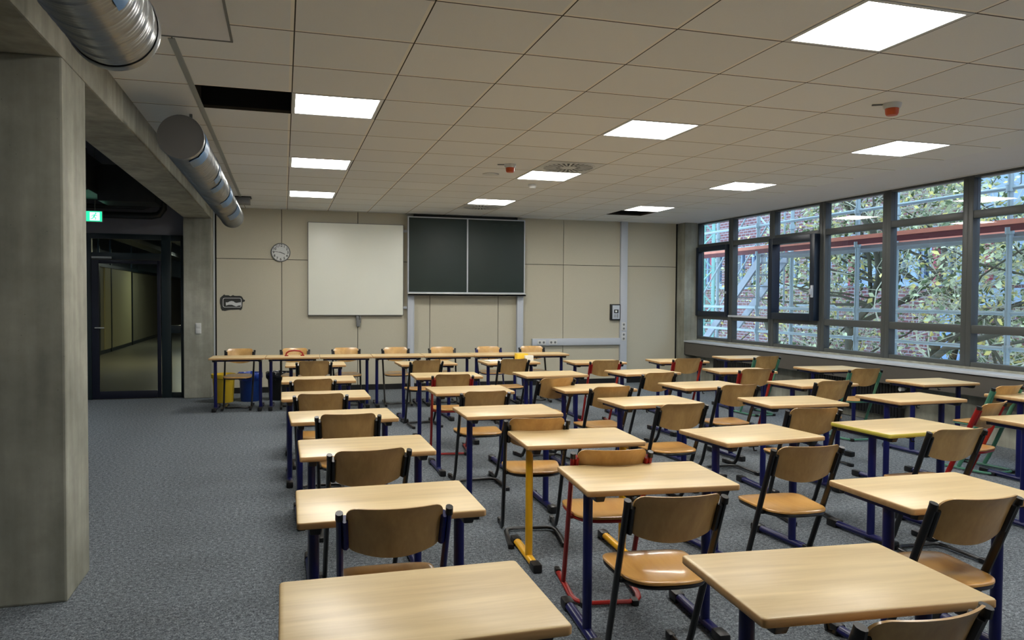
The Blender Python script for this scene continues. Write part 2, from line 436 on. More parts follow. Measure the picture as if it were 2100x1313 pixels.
# ------------------------------------------------------------------ windows
muls = [12.5, 11.39, 10.25, 9.1, 7.9, 6.71]
while muls[-1] > YB+.5: muls.append(muls[-1]-1.19)
zt, z1b, z1a, z2b, z2a, zb = FZ+1.385, FZ+.985, FZ+.90, FZ-.265, FZ-.355, FZ-.745
def ring(b, y0, y1, z0, z1, wd, x0, x1):
    b.box((x0, y0, z0), (x1, y0+wd, z1)); b.box((x0, y1-wd, z0), (x1, y1, z1))
    b.box((x0, y0+wd, z0), (x1, y1-wd, z0+wd)); b.box((x0, y0+wd, z1-wd), (x1, y1-wd, z1))
for i in range(len(muls)-1):
    ya, yb = muls[i+1], muls[i]
    root = empty('window_%d' % (i+1), (XW, (ya+yb)/2, zb), kind='structure')
    oy, oz = (ya+yb)/2, zb
    def L(y, z): return (y-oy, z-oz)
    b = MB(); m = .068
    y0, _ = L(ya, 0); y1, _ = L(yb, 0)
    H = zt-zb
    b.box((0, y0, 0), (.1, y0+m, H)); b.box((0, y1-m, 0), (.1, y1, H))
    for za, zz in ((zb, zb+.075), (z2a, z2b), (z1a, z1b), (zt-.045, zt)):
        b.box((.004, y0+m, za-oz), (.096, y1-m, zz-oz))
    b.build('window_frame', 'window_frame_grey', root, bevel=.006)
    ops = {0: 1, 2: 2}.get(i, 0)
    for k, (za, zz) in enumerate(((zb+.075, z2a), (z2b, z1a), (z1b, zt-.045))):
        if k == 1 and ops:
            s = MB(); wd = .085 if ops == 1 else .10
            dx = -.035 if ops == 1 else -.09
            e = .03
            ring(s, y0+m-e, y1-m+e, za-oz-e, zz-oz+e, wd, dx, .05)
            sh = s.build('sash', 'window_sash_navy', root, bevel=.006); tag(sh, 'dark navy opening sash')
            p = MB().box((.01, y0+m+.04, za-oz+.04), (.016, y1-m-.04, zz-oz-.04)).build('pane', 'window_glass', root, smooth=0)
            hd = MB()
            if ops == 1:
                hd.box((dx-.03, y0+m-.005, 1.02-.18), (dx, y0+m+.02, 1.06-.18)); hd.box((dx-.045, y0+m-.005, .86), (dx-.028, y0+m+.1, .885))
            else:
                hd.box((dx-.02, y0+m-.02, .78), (dx, y0+m+.02, .95)); hd.box((dx-.05, y0+m-.012, .82), (dx-.02, y0+m+.012, .9))
            hd.build('window_handle', 'white_metal', root, bevel=.003)
        else:
            MB().box((.05, y0+m, za-oz), (.056, y1-m, zz-oz)).build('pane', 'window_glass', root, smooth=0)
    if i == 1:
        MB().box((-.05, y0, z2b-oz-.03), (0, y1-.02, z2b-oz)).build('slide_rail', 'white_metal', root, bevel=.003)

# ------------------------------------------------------------------ glass door to the corridor
YD = 12.45
struct(MB().box((XL, YD, FZ+.90), (XB0, YD+.15, 3.95)).build('wall_corridor', 'plaster_grey', smooth=0))
struct(MB().box((XL, YD, 0), (-2.74, YD+.15, FZ+.90)).build('wall_corridor', 'plaster_grey', smooth=0))
root = empty('door_1', (-2.08, YD, 0), kind='structure'); ox = -2.08
b = MB()
def dbox(b, x0, x1, z0, z1, y0=-.02, y1=.06): b.box((x0-ox, y0, z0), (x1-ox, y1, z1))
dbox(b, -2.74, -2.67, 0, FZ+.9); dbox(b, -1.74, -1.61, 0, FZ+.9); dbox(b, -1.475, -1.42, 0, FZ+.9)
dbox(b, -2.67, -1.74, FZ+.525, FZ+.625); dbox(b, -2.67, -1.74, FZ+.825, FZ+.9)
dbox(b, -1.61, -1.475, FZ+.815, FZ+.9); dbox(b, -1.61, -1.475, FZ-.56, FZ-.44); dbox(b, -1.61, -1.475, 0, .08)
b.build('door_frame', 'door_frame_teal', root, bevel=.005)
lf = MB(); x0, x1, z0, z1 = -2.665, -1.745, .01, FZ+.52
for a in ((x0, x0+.095, z0, z1), (x1-.05, x1, z0, z1), (x0+.095, x1-.05, z0, z0+.11), (x0+.095, x1-.05, z1-.055, z1)): dbox(lf, *a, -.045, .0)
leaf = lf.build('door_leaf', 'door_leaf_navy', root, bevel=.005)
g = MB(); dbox(g, x0+.095, x1-.05, z0+.11, z1-.055, -.028, -.018); g.build('glass_pane', 'door_glass', leaf, smooth=0)
for a in ((-2.67, -1.74, FZ+.625, FZ+.825), (-1.61, -1.475, FZ-.44, FZ+.815), (-1.61, -1.475, .08, FZ-.56)):
    g = MB(); dbox(g, *a, .015, .022); g.build('glass_pane', 'door_glass', root, smooth=0)
c = MB(); dbox(c, -2.66, -2.4, FZ+.535, FZ+.565, -.06, -.02); c.build('door_closer', 'alu_trim', root, bevel=.003)
h = MB(); h.tube([(x0+.05-ox, -.045, 1.05), (x0+.05-ox, -.09, 1.05), (x0+.17-ox, -.09, 1.05)], .009, 8); h.build('door_handle', 'alu_trim', leaf)

# corridor beyond the door
struct(MB().box((-4.5, YD+.15, -.1), (-1.1, 45, 0)).build('floor', mat('corridor_floor', (116, 112, 96), .35, noise=.12, nscale=5)))
b = MB().box((-4.6, YD+.15, 0), (-4.5, 45, 2.25))
struct(b.build('wall_corridor_left', 'corridor_wall', smooth=0))
b = MB()
for y in (17.2, 19.0, 20.6, 21.6, 23.0, 26.0): b.box((-4.5, y, 0), (-4.46, y+.1, 3.2))
b.box((-4.52, YD+.2, 2.25), (-4.44, 45, 2.33)); b.box((-4.52, YD+.2, 0), (-4.48, 45, .1))
struct(b.build('trim_3', 'door_frame_teal', smooth=0))
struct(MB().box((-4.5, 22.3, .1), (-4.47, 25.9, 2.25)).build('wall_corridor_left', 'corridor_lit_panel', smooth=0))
struct(MB().box((-4.5, 19.2, .1), (-4.49, 20.5, 2.25)).build('wall_corridor_left', 'baseboard_black', smooth=0))
struct(MB().box((-1.1, YF+.2, 0), (-1.0, 45, 4.0)).build('wall_corridor_right', 'corridor_wall', smooth=0))
struct(MB().box((-4.6, 45, 0), (-1.0, 45.1, 4)).build('wall_corridor_end', 'corridor_wall', smooth=0))
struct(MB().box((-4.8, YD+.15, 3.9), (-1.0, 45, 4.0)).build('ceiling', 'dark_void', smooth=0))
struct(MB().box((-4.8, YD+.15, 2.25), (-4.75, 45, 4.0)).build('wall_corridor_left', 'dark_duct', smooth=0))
def simple_thing(name, b, m, label, cat, bevel=0, group=None, kind=None, smooth=35, loc=None):
    o = b.build(name, m, None, bevel=bevel, smooth=smooth)
    return tag(o, label, cat, group, kind)
b = MB(); b.tube([(-2.6, 13, 3.05), (-2.6, 30, 3.05)], .2, 20)
for y in range(13, 30): b.tube([(-2.6, y, 3.05), (-2.6, y+.06, 3.05)], .215, 20)
simple_thing('ventilation_duct', b, 'galvanised', 'round metal duct under the corridor ceiling, seen through the glass above the door', 'duct')
b = MB(); b.box((-3.6, 14, 2.75), (-3.25, 30, 2.8)); b.box((-3.6, 14, 2.8), (-3.58, 30, 2.86)); b.box((-3.27, 14, 2.8), (-3.25, 30, 2.86))
for y in (15, 20, 25, 29): b.box((-3.43, y, 2.8), (-3.42, y+.01, 3.9))
simple_thing('cable_tray', b, 'dark_duct', 'long dark cable tray in the corridor, seen through the glass above the door', 'cable tray')
for k, (x, y, z, mm, lb) in enumerate(((-1.9, 19, 2.85, 'corridor_lamp', 'warm glowing corridor lamp seen through the pane above the glass door'), (-2.9, 26, 2.75, 'corridor_cool_lamp', 'small cool white lamp far down the corridor behind the glass door'))):
    r_ = empty('corridor_lamp', (x, y, z), label=lb, cat='lamp')
    MB().box((-.1, -.5, .0), (.1, .5, .06)).build('housing', 'grey_plastic', r_, bevel=.006)
    for yy in (-.4, .4): MB().tube([(0, yy, .06), (0, yy, 3.9-z)], .006, 6).build('hanger_rod', 'grey_plastic', r_)
    MB().box((-.085, -.48, -.012), (.085, .48, -.001)).build('diffuser', mm, r_, smooth=0)

# dark services above the passage at the left
def thing_box(name, lst, m, label, cat, bevel=.01):
    b = MB()
    for a, c in lst: b.box(a, c)
    return simple_thing(name, b, m, label, cat, bevel)
r_ = empty('rectangular_duct', (-2.6, 9.0, 2.75), label='dark rectangular duct with flanged elbow above the passage behind the concrete pier', cat='duct')
b = MB(); b.box((-.5, -5.5, .1), (.25, 2.9, .55)); b.build('duct_run', 'dark_duct', r_, bevel=.01)
b = MB(); b.box((.25, 2.3, .02), (.95, 2.9, .5)); b.build('duct_elbow', 'dark_duct', r_, bevel=.01)
for y in (-4.0, -2, 0, 1.6): MB().box((-.53, y, .07), (.28, y+.05, .58)).build('flange', 'dark_duct', r_, bevel=.004)
b = MB(); b.tube([(-3.6, 12.3, 2.68), (-1.85, 12.3, 2.68), (-1.75, 12.3, 2.70), (-1.69, 12.3, 2.78), (-1.69, 12.3, 3.9)], .05, 14)
b.tube([(-3.6, 12.3, 2.80), (-1.95, 12.3, 2.80), (-1.86, 12.3, 2.83), (-1.83, 12.3, 2.9), (-1.83, 12.3, 3.9)], .03, 12)
simple_thing('service_pipes', b, 'dark_duct', 'pair of dark pipes bending up above the exit sign', 'pipes')
b = MB()
for x in (-3.3, -3.0): b.box((x-.01, 7.0, 2.72), (x+.01, 12.1, 2.80))
for k in range(18): b.box((-3.3, 7.1+k*.28, 2.72), (-3.0, 7.14+k*.28, 2.735))
b.tube([(-3.2, 7, 2.76), (-3.2, 12.1, 2.76)], .02, 8); b.tube([(-3.1, 7, 2.755), (-3.1, 12.1, 2.755)], .016, 8)
simple_thing('cable_ladder', b, 'scaffold_alu', 'pale cable ladder with cables above the passage, beside the rectangular duct', 'cable tray')

r_ = empty('passage_fill_lamp', (-3.45, 8.5, 3.0), label='unseen cool linear lamp added to brighten the ducts above the passage', cat='lamp')  # added lamp, out of view, lifts the dark services above the passage
MB().box((-.06, -.6, .012), (.06, .6, .07)).build('housing', 'grey_plastic', r_, bevel=.006)
MB().box((-.05, -.58, 0), (.05, .58, .01)).build('diffuser', 'passage_fill_glow', r_, smooth=0)
for yy in (-.4, .4): MB().tube([(0, yy, .07), (0, yy, .9)], .006, 6).build('hanger_rod', 'grey_plastic', r_)
# exit sign
r_ = empty('exit_sign', (-2.6, 12.05, FZ+1.03), label='lit green exit sign with arrow and running figure above the door', cat='exit sign')
MB().box((-.18, 0, 0), (.16, .03, .155)).build('sign_box', 'white_plastic', r_, bevel=.004)
MB().box((-.172, -.004, .008), (.152, -.001, .147)).build('green_face', 'exit_green', r_, smooth=0)
b = MB()
def XZ(x, z, y): return (x, y, z)
arrow = [(-.105, .13), (-.085, .13), (-.085, .07), (-.06, .095), (-.06, .068), (-.095, .03), (-.13, .068), (-.13, .095), (-.105, .07)]
b.prism(arrow, -.008, -.0045, XZ)
b.build('arrow_symbol', 'exit_white', r_, smooth=0)
b = MB(); b.prism([(.0, .02), (.125, .02), (.125, .135), (.0, .135)], -.007, -.0045, XZ)
dr = b.build('doorway_symbol', 'exit_white', r_, smooth=0)
b = MB(); b.disc((.075, -.009, .118), .011, 12, 'y')
for p, q, wd in (((.068, .104), (.05, .07), .018), ((.066, .1), (.035, .092), .008), ((.035, .092), (.025, .075), .007), ((.068, .1), (.095, .085), .008), ((.05, .07), (.078, .055), .01), ((.078, .055), (.07, .03), .009), ((.05, .07), (.035, .045), .01), ((.035, .045), (.012, .04), .008)):
    d = Vector((q[0]-p[0], q[1]-p[1])); n_ = Vector((-d.y, d.x)).normalized()*wd/2
    b.prism([(p[0]+n_.x, p[1]+n_.y), (q[0]+n_.x, q[1]+n_.y), (q[0]-n_.x, q[1]-n_.y), (p[0]-n_.x, p[1]-n_.y)], -.011, -.0085, XZ)
b.build('running_figure', 'exit_green', r_, smooth=0)
b = MB(); b.tube([(-.05, .015, .155), (-.05, .015, 1.35)], .006, 8); b.tube([(.06, .015, .155), (.06, .015, 1.35)], .006, 8); b.build('hanger_rod', 'grey_plastic', r_)

# ------------------------------------------------------------------ ceiling lamps
def make_panel():
    r = empty('ceiling_light', (0, 0, 0), cat='ceiling light', group='square recessed LED ceiling panels')
    b = MB(); h = T/2-.004; i = T/2-.03
    for a, c in (((-h, -h), (h, -i)), ((-h, i), (h, h)), ((-h, -i), (-i, i)), ((i, -i), (h, i))):
        b.box((a[0], a[1], -.003), (c[0], c[1], .05))
    b.build('frame', 'white_plastic', r)
    MB().box((-i, -i, .004), (i, i, .012)).build('diffuser', 'led_diffuser', r, smooth=0)
    return r
colname = {0: 'left', 4: 'middle', 8: 'right'}
rowname = {-6: 'just behind the camera', -2: 'nearest to the camera', 2: 'third from the front wall', 6: 'second from the front wall', 10: 'closest to the front wall'}
first = None
for c, r in LIGHT_CELLS:
    o = make_panel() if first is None else copy_tree(first)
    if first is None: first = o
    o.location = (X0+T*(c+.5), Y0+T*(r+.5), CEIL)
    o['label'] = 'lit ceiling panel, %s lamp row, %s' % (colname[c], rowname[r])

# black openings with plenum boxes above
for c, r in HOLES:
    x0, y0 = X0+T*c, Y0+T*r
    b = MB(); z0 = CEIL+.02
    b.box((x0-.02, y0-.02, z0), (x0, y0+T+.02, z0+.3)); b.box((x0+T, y0-.02, z0), (x0+T+.02, y0+T+.02, z0+.3))
    b.box((x0, y0-.02, z0), (x0+T, y0, z0+.3)); b.box((x0, y0+T, z0), (x0+T, y0+T+.02, z0+.3)); b.box((x0-.02, y0-.02, z0+.3), (x0+T+.02, y0+T+.02, z0+.32))
    struct(b.build('ceiling', 'dark_void', smooth=0))
# access hatch near the duct
b = MB(); ring_pts = ((-1.02, 3.20), (-.26, 4.46))
(xa, ya), (xb, yb) = ring_pts
for q in (((xa, ya), (xb, ya+.012)), ((xa, yb-.012), (xb, yb)), ((xb-.012, ya), (xb, yb))):
    b.box((*q[0], CEIL-.008), (*q[1], CEIL))
struct(b.build('trim_4', 'grey_plastic', smooth=0))
struct(MB().box((xa, ya+.012, CEIL-.005), (xb-.012, yb-.012, CEIL)).build('trim_5', 'plasterboard', smooth=0))
# wide tile rail beside the duct
struct(MB().box((X0-T-.018, 4.5, CEIL-.006), (X0-T+.018, 12.2, CEIL)).build('trim_6', 'alu_trim', smooth=0))

# detectors, sensors, air diffusers
def detector(x, y, label, capang):
    r = empty('smoke_detector', (x, y, CEIL), label=label, cat='smoke detector', group='ceiling detectors with orange dust caps')
    MB().lathe([(.0, 0), (.062, 0), (.062, -.012), (.056, -.03), (.05, -.036), (0, -.036)], n=28).build('base', 'white_plastic', r)
    MB().lathe([(0, -.036), (.046, -.036), (.043, -.07), (.036, -.082), (0, -.084)], n=24).build('dust_cap', 'orange_plastic', r)
    a = capang; d = (cos(a), sin(a))
    MB().bar((d[0]*.06, d[1]*.06, -.006), (d[0]*.13, d[1]*.13, -.006), .02, .006).build('mounting_tab', 'grey_plastic', r)
detector(X0+T*6.45, Y0+T*.42, 'orange-capped smoke detector on the ceiling near the big bright panel at the right', 2.6)
detector(X0+T*3.5, Y0+T*5.55, 'orange-capped smoke detector on the ceiling left of the round air diffuser', 2.9)
simple_thing('motion_sensor', MB().lathe([(0, CEIL), (.05, CEIL), (.05, CEIL-.03), (.035, CEIL-.05), (0, CEIL-.05)], (X0+T*4.53, Y0+T*7.55, 0), 24), 'white_plastic', 'small white round sensor on the ceiling between two lamps of the middle row', 'sensor')
simple_thing('ceiling_cover', MB().lathe([(0, CEIL), (.09, CEIL), (.09, CEIL-.006), (0, CEIL-.008)], (X0+T*3.45, Y0+T*6.6, 0), 28), 'white_plastic', 'flat round white cover plate on the ceiling beside the orange-capped detector', 'cover plate')
def diffuser(x, y, label):
    r = empty('air_diffuser', (x, y, CEIL), label=label, cat='air diffuser', group='round swirl air diffusers in the ceiling')
    MB().box((-.3, -.3, -.004), (.3, .3, -.0005)).build('square_plate', 'white_plastic', r, smooth=0)
    MB().lathe([(0, -.0055), (.27, -.0055), (.275, -.0045)], n=40).build('dark_ring', 'baseboard_black', r)
    b = MB()
    for k in range(28):
        a = 2*pi*k/28
        p0, p1 = .09, .262
        if k % 2: p0 = .13
        d0 = Vector((cos(a), sin(a), 0)); t = Vector((-sin(a), cos(a), 0))
        wdt = .009
        v = [d0*p0-t*wdt*.7, d0*p0+t*wdt*.7, d0*p1+t*wdt*1.5, d0*p1-t*wdt*1.5]
        b.add([(q.x, q.y, -.009) for q in v]+[(q.x, q.y, -.006) for q in v], [(0, 1, 2, 3), (7, 6, 5, 4), (0, 4, 5, 1), (1, 5, 6, 2), (2, 6, 7, 3), (3, 7, 4, 0)])
    b.lathe([(0, -.01), (.085, -.009), (.09, -.006)], n=28)
    b.lathe([(.262, -.006), (.262, -.009), (.285, -.009), (.287, -.004)], n=40)
    b.build('swirl_vanes', 'white_plastic', r, smooth=0)
diffuser(X0+T*4.5, Y0+T*5.5, 'larger-looking round swirl diffuser in the ceiling just ahead of a middle-row lamp')
diffuser(X0+T*4.5, Y0+T*11.5, 'far round swirl diffuser in the ceiling near the chalkboard')

# ------------------------------------------------------------------ spiral ducts
def spiral_duct(y0, y1, x, z, r, seam, label, cap_near, tapes, hang):
    root = empty('spiral_duct', (x, y0, z), label=label, cat='duct', group='round spiral ventilation ducts under the beam')
    prof = []; L_ = y1-y0; k = 0; y = 0
    step = .0075
    n = int(L_/step)
    for i in range(n+1):
        y = i*step; rr = r+.0012*sin(2*pi*y/.03)
        ph = (y % seam)
        if ph < .012: rr = r+.0045
        prof.append((rr, y))
    MB().lathe(prof, (0, 0, 0), 44, 'y').build('duct_tube', 'galvanised', root, smooth=60, fixn=False)
    b = MB().lathe([(r+.006, -.01), (r+.009, .0), (r+.009, .02), (r+.005, .03)], n=44, axis='y'); b.build('rim', 'galvanised', root)
    b = MB().lathe([(r+.005, L_-.04), (r+.01, L_-.03), (r+.01, L_), (r-.02, L_)], n=44, axis='y'); b.build('rim', 'galvanised', root)
    b = MB(); b.disc((0, -.006, 0), r+.006, 44, 'y'); b.build('end_cap', 'duct_cap', root)
    b = MB(); b.disc((0, L_-.002, 0), r, 44, 'y'); b.build('end_cap', 'duct_cap', root)
    for (ty, a0, a1, wd) in tapes:
        tb = MB(); rr = r+.0065; vs_ = []; fs = []; m_ = 12
        for i in range(m_+1):
            a = radians(a0+(a1-a0)*i/m_); jig = .012*sin(i*2.1+ty*7)
            vs_.append((rr*cos(a), ty-wd/2+jig, rr*sin(a))); vs_.append((rr*cos(a), ty+wd/2+jig*.5, rr*sin(a)))
            vs_.append(((rr+.002)*cos(a), ty-wd/2+jig, (rr+.002)*sin(a))); vs_.append(((rr+.002)*cos(a), ty+wd/2+jig*.5, (rr+.002)*sin(a)))
        for i in range(m_):
            j = i*4; fs += [(j, j+1, j+5, j+4), (j+2, j+6, j+7, j+3), (j, j+4, j+6, j+2), (j+1, j+3, j+7, j+5)]
        tb.add(vs_, fs); tb.build('tape', 'tape_blue', root)
    b = MB()
    for (hy) in hang:
        b.box((-.01, hy, r), (.01, hy+.02, CEIL-z))
    b.build('hanger', 'grey_plastic', root)
    return root
spiral_duct(-1.5, 3.48, -.655, FZ+1.085, .165, .115, 'large shiny spiral duct at the top left, its open rim end nearest the camera', True, [(4.35, -45, 40, .12)], (.5, 2.5, 4.4))
spiral_duct(5.72, 11.2, -.672, FZ+1.085, .143, .06, 'capped spiral duct with blue tape strips running to the front wall', True,
            [(.24, -75, 25, .26), (1.4, -45, 45, .22), (1.75, -70, -15, .26), (2.9, -70, 20, .42), (4.2, -75, 0, .5)], (.6, 2.6, 4.6))
def collar(y, label):
    r = empty('duct_collar', (-.545, y, CEIL), label=label, cat='duct fitting')
    MB().box((-.16, -.0, -.10), (.10, .22, 0)).build('sheet_box', 'duct_cap', r, bevel=.004)
    MB().box((-.17, -.01, -.012), (.115, .23, 0)).build('flange', 'dark_duct', r, bevel=.002)
collar(3.27, 'grey sheet metal collar in the ceiling behind the near spiral duct')
collar(11.25, 'small grey sheet metal collar in the ceiling at the far end of the taped duct')

# ------------------------------------------------------------------ front wall furniture
YW = YF-.02
r_ = empty('whiteboard', (1.125, YW, FZ), label='blank cream-white projection board on the front wall left of the chalkboard', cat='whiteboard')
MB().box((-.75, -.07, -.29), (.755, -.045, 1.18)).build('board_face', 'whiteboard_face', r_, bevel=.003)
b = MB(); b.box((-.758, -.068, -.298), (.763, -.03, -.288)); b.box((-.758, -.068, 1.178), (.763, -.03, 1.187)); b.box((-.758, -.068, -.298), (-.749, -.03, 1.187)); b.box((.754, -.068, -.298), (.763, -.03, 1.187))
b.build('edge_frame', 'grey_plastic', r_)
b = MB(); b.box((.5, -.04, 1.07), (.825, 0, 1.11)); b.box((.5, -.04, -.19), (.825, 0, -.15)); b.box((-.6, -.04, .4), (.6, 0, .46)); b.build('wall_bracket', 'white_metal', r_, bevel=.003)
b = MB(); b.box((.0, -.055, -.38), (.045, -.01, -.29)); b.box((.005, -.07, -.48), (.06, -.005, -.37)); b.box((.06, -.06, -.42), (.075, -.02, -.3)); b.build('latch', 'grey_plastic', r_, bevel=.004)

r_ = empty('chalkboard', (2.95, YW, 0), label='green double chalkboard on white sliding columns, front wall', cat='chalkboard')
cb0, cb1 = -.985, .99; zc0, zc1 = FZ+.09, FZ+1.31; yc = -.13
MB().box((cb0, yc, zc0), (-.003, yc+.025, zc1)).build('board_panel', 'board_green', r_, bevel=.002)
MB().box((.003, yc, zc0), (cb1, yc+.025, zc1)).build('board_panel', 'board_green', r_, bevel=.002)
b = MB(); e = .018
for a in (((cb0-e, zc0-e), (cb1+e, zc0)), ((cb0-e, zc1), (cb1+e, zc1+e)), ((cb0-e, zc0), (cb0, zc1)), ((cb1, zc0), (cb1+e, zc1)), ((-.012, zc0), (.012, zc1))):
    b.box((a[0][0], yc-.008, a[0][1]), (a[1][0], yc+.035, a[1][1]))
b.build('white_frame', 'white_metal', r_, bevel=.003)
b = MB().box((cb0-.02, yc-.07, zc0-.06), (cb1+.02, yc+.03, zc0-.03)); b.box((cb0-.02, yc-.07, zc0-.06), (cb1+.02, yc-.06, zc0-.015)); b.build('chalk_ledge', 'alu_trim', r_, bevel=.003)
for x in (cb0+.045, cb1-.045):
    b = MB().box((x-.05, -.09, 0), (x+.05, 0, CEIL-.05)); b.box((x-.054, -.095, 0), (x-.04, -.085, CEIL-.05)); b.box((x+.04, -.095, 0), (x+.054, -.085, CEIL-.05))
    b.build('column', 'white_metal', r_, bevel=.003)
MB().box((cb0+.1, -.08, CEIL-.07), (cb1-.1, 0, CEIL-.005)).build('top_beam', 'baseboard_black', r_, bevel=.003)
b = MB(); rr = random.Random(5)
for s in range(3):
    x = .45+s*.16
    b.box((x, yc-.0012, zc1-.07-.004*s), (x+.09, yc-.0004, zc1-.064-.004*s))
b.build('chalk_trace', mat('chalk_faint', (62, 74, 68), .8), r_, smooth=0)

# clock
def text_mesh(name, body, size, m, parent, loc, rot, extr=.0005):
    cu = bpy.data.curves.new(name, 'FONT'); cu.body = body; cu.size = size; cu.extrude = extr; cu.offset = .0012
    cu.align_x = 'CENTER'; cu.align_y = 'CENTER'
    t = bpy.data.objects.new(name+'_tmp', cu); COL.objects.link(t)
    dg = bpy.context.evaluated_depsgraph_get()
    me = bpy.data.meshes.new_from_object(t.evaluated_get(dg))
    bpy.data.objects.remove(t); bpy.data.curves.remove(cu)
    me.materials.clear(); me.materials.append(M(m))
    o = bpy.data.objects.new(name, me); COL.objects.link(o)
    o.parent = parent; o.location = loc; o.rotation_euler = rot
    return o
r_ = empty('wall_clock', (-.045, YW, FZ+.695), label='round white wall clock with black numerals on the front wall', cat='clock')
MB().lathe([(0, 0), (.143, 0), (.148, -.02), (.143, -.04), (.134, -.042), (.132, -.028)], n=48, axis='y').build('rim', 'grey_plastic', r_)
b = MB(); b.disc((0, -.03, 0), .134, 48, 'y'); b.build('dial', 'clock_face', r_)
for k in range(1, 13):
    a = radians(90-30*k)
    text_mesh('numeral', str(k), .054, 'black_plastic', r_, (.108*cos(a), -.0315, .108*sin(a)), (pi/2, 0, 0))
def hand(name, ang, ln, wd, y):
    a = radians(90-ang); d = Vector((cos(a), 0, sin(a))); p = Vector((0, y, 0))
    MB().bar(p-d*.018, p+d*ln, wd*.5, wd).build(name, 'black_plastic', r_)
hand('hour_hand', 113, .07, .009, -.036); hand('minute_hand', 278, .105, .006, -.039)

# paint smear with the white rounded outline
r_ = empty('wall_patch', (-.765, YW, FZ-.10), label='dark brushed paint patch with white rounded outline on the wall left of the clock', cat='wall patch')
pix = [(215, 480), (235, 400), (320, 330), (385, 265), (430, 300), (560, 300), (640, 340), (735, 290), (790, 320), (880, 325), (1000, 320), (1080, 345), (1130, 420), (1150, 470), (1215, 500), (1200, 560), (1120, 590), (1110, 760), (1100, 850), (1050, 930), (960, 905), (640, 915), (520, 935), (420, 960), (300, 945), (250, 850), (245, 750), (212, 640)]
sc = .37/1000
def PX(p): return ((p[0]-715)*sc, -(p[1]-610)*sc)
MB().prism([PX(p) for p in pix], -.004, 0, XZ).build('dark_smear', 'paint_smear', r_, smooth=0)
out = rrect(.275, .150, .03, 5); inn = rrect(.258, .135, .024, 5)
b = MB(); nn = len(out); cxo, cyo = -.004, .0
vs_ = [(x+cxo, -.0065, z+cyo) for x, z in out]+[(x+cxo, -.0065, z+cyo) for x, z in inn]+[(x+cxo, -.0045, z+cyo) for x, z in out]+[(x+cxo, -.0045, z+cyo) for x, z in inn]
b.add(vs_, [(i, (i+1) % nn, nn+(i+1) % nn, nn+i) for i in range(nn)]+[(i, 2*nn+i, 2*nn+(i+1) % nn, (i+1) % nn) for i in range(nn)])
b.build('white_outline', 'paint_white', r_, smooth=0)
blob = [(450, 600), (530, 600), (600, 560), (680, 540), (770, 560), (800, 600), (870, 620), (980, 600), (1050, 590), (1060, 730), (960, 730), (860, 770), (780, 740), (690, 700), (560, 700), (455, 735)]
MB().prism([PX(p) for p in blob], -.0065, -.0045, XZ).build('white_blob', 'paint_white', r_, smooth=0)

# vertical and horizontal trunking, control box
def sockets(root, x, z, n, horiz, y=-.062, marks=True):
    b = MB()
    w_, h_ = (.075*n, .08) if horiz else (.08, .075*n)
    b.box((x-w_/2, y-.01, z-h_/2), (x+w_/2, y, z+h_/2)); pl = b.build('socket_plate', 'white_plastic', root, bevel=.004)
    if marks:
        b = MB()
        for k in range(n):
            o_ = (k-(n-1)/2)*.072
            cx, cz = (x+o_, z) if horiz else (x, z+o_)
            b.lathe([(.0, y-.0105), (.02, y-.0105)], (cx, 0, cz), 16, 'y')
        b.build('socket_insert', 'grey_plastic', pl, fixn=False)
r_ = empty('cable_trunking', (5.845, YW, 0), label='tall white vertical cable trunking on the front wall', cat='trunking')
MB().box((-.062, -.06, 0), (.068, 0, CEIL)).build('duct_body', 'white_metal', r_, bevel=.003)
MB().box((-.045, -.063, 0), (.05, -.06, CEIL)).build('cover', 'white_metal', r_, bevel=.001)
sockets(r_, 0, FZ-.50, 2, False); sockets(r_, 0, FZ-.68, 2, False)
r_ = empty('cable_trunking', (4.955, YW, FZ-.765), label='white horizontal cable trunking with sockets, front wall right of chalkboard', cat='trunking')
MB().box((-.825, -.06, -.06), (.825, 0, .06)).build('duct_body', 'white_metal', r_, bevel=.003)
MB().box((-.76, -.063, -.04), (.825, -.06, .04)).build('cover', 'white_metal', r_, bevel=.001)
sockets(r_, -.66, -.005, 2, True); sockets(r_, -.45, -.005, 2, True)
r_ = empty('control_box', (5.69, YW, FZ-.24), label='dark-framed wall panel with pale face and small screen beside the vertical trunking', cat='control panel')
MB().box((-.095, -.06, -.145), (.09, 0, .14)).build('casing', 'black_plastic', r_, bevel=.006)
MB().box((-.065, -.064, -.125), (.075, -.06, .12)).build('face_plate', 'white_metal', r_, bevel=.001)
MB().box((-.035, -.068, -.02), (.05, -.064, .045)).build('screen', 'baseboard_black', r_, bevel=.001)
MB().box((-.014, -.0695, -.002), (.022, -.068, .03)).build('screen_icon', 'paper', r_, smooth=0)
b = MB()
for i in range(3):
    for j in range(3): b.box((-.035+i*.018, -.066, -.09+j*.018), (-.023+i*.018, -.064, -.08+j*.018))
b.box((.03, -.067, -.1), (.042, -.064, -.03)); b.build('keypad', 'grey_plastic', r_, smooth=0)
# sockets on the sill band and switch on the far pier
r_ = empty('wall_socket', (7.0, 12.44, FZ-.86), label='white triple socket on the concrete column in the corner below the windows', cat='socket')
b = MB().box((-.02, -.01, -.045), (.17, 0, .045)); b.build('socket_plate', 'white_plastic', r_, bevel=.004)
b = MB()
for k in range(3): b.lathe([(0, -.0105), (.018, -.0105)], (.02+.055*k, 0, 0), 14, 'y')
b.build('socket_insert', 'grey_plastic', r_, fixn=False)
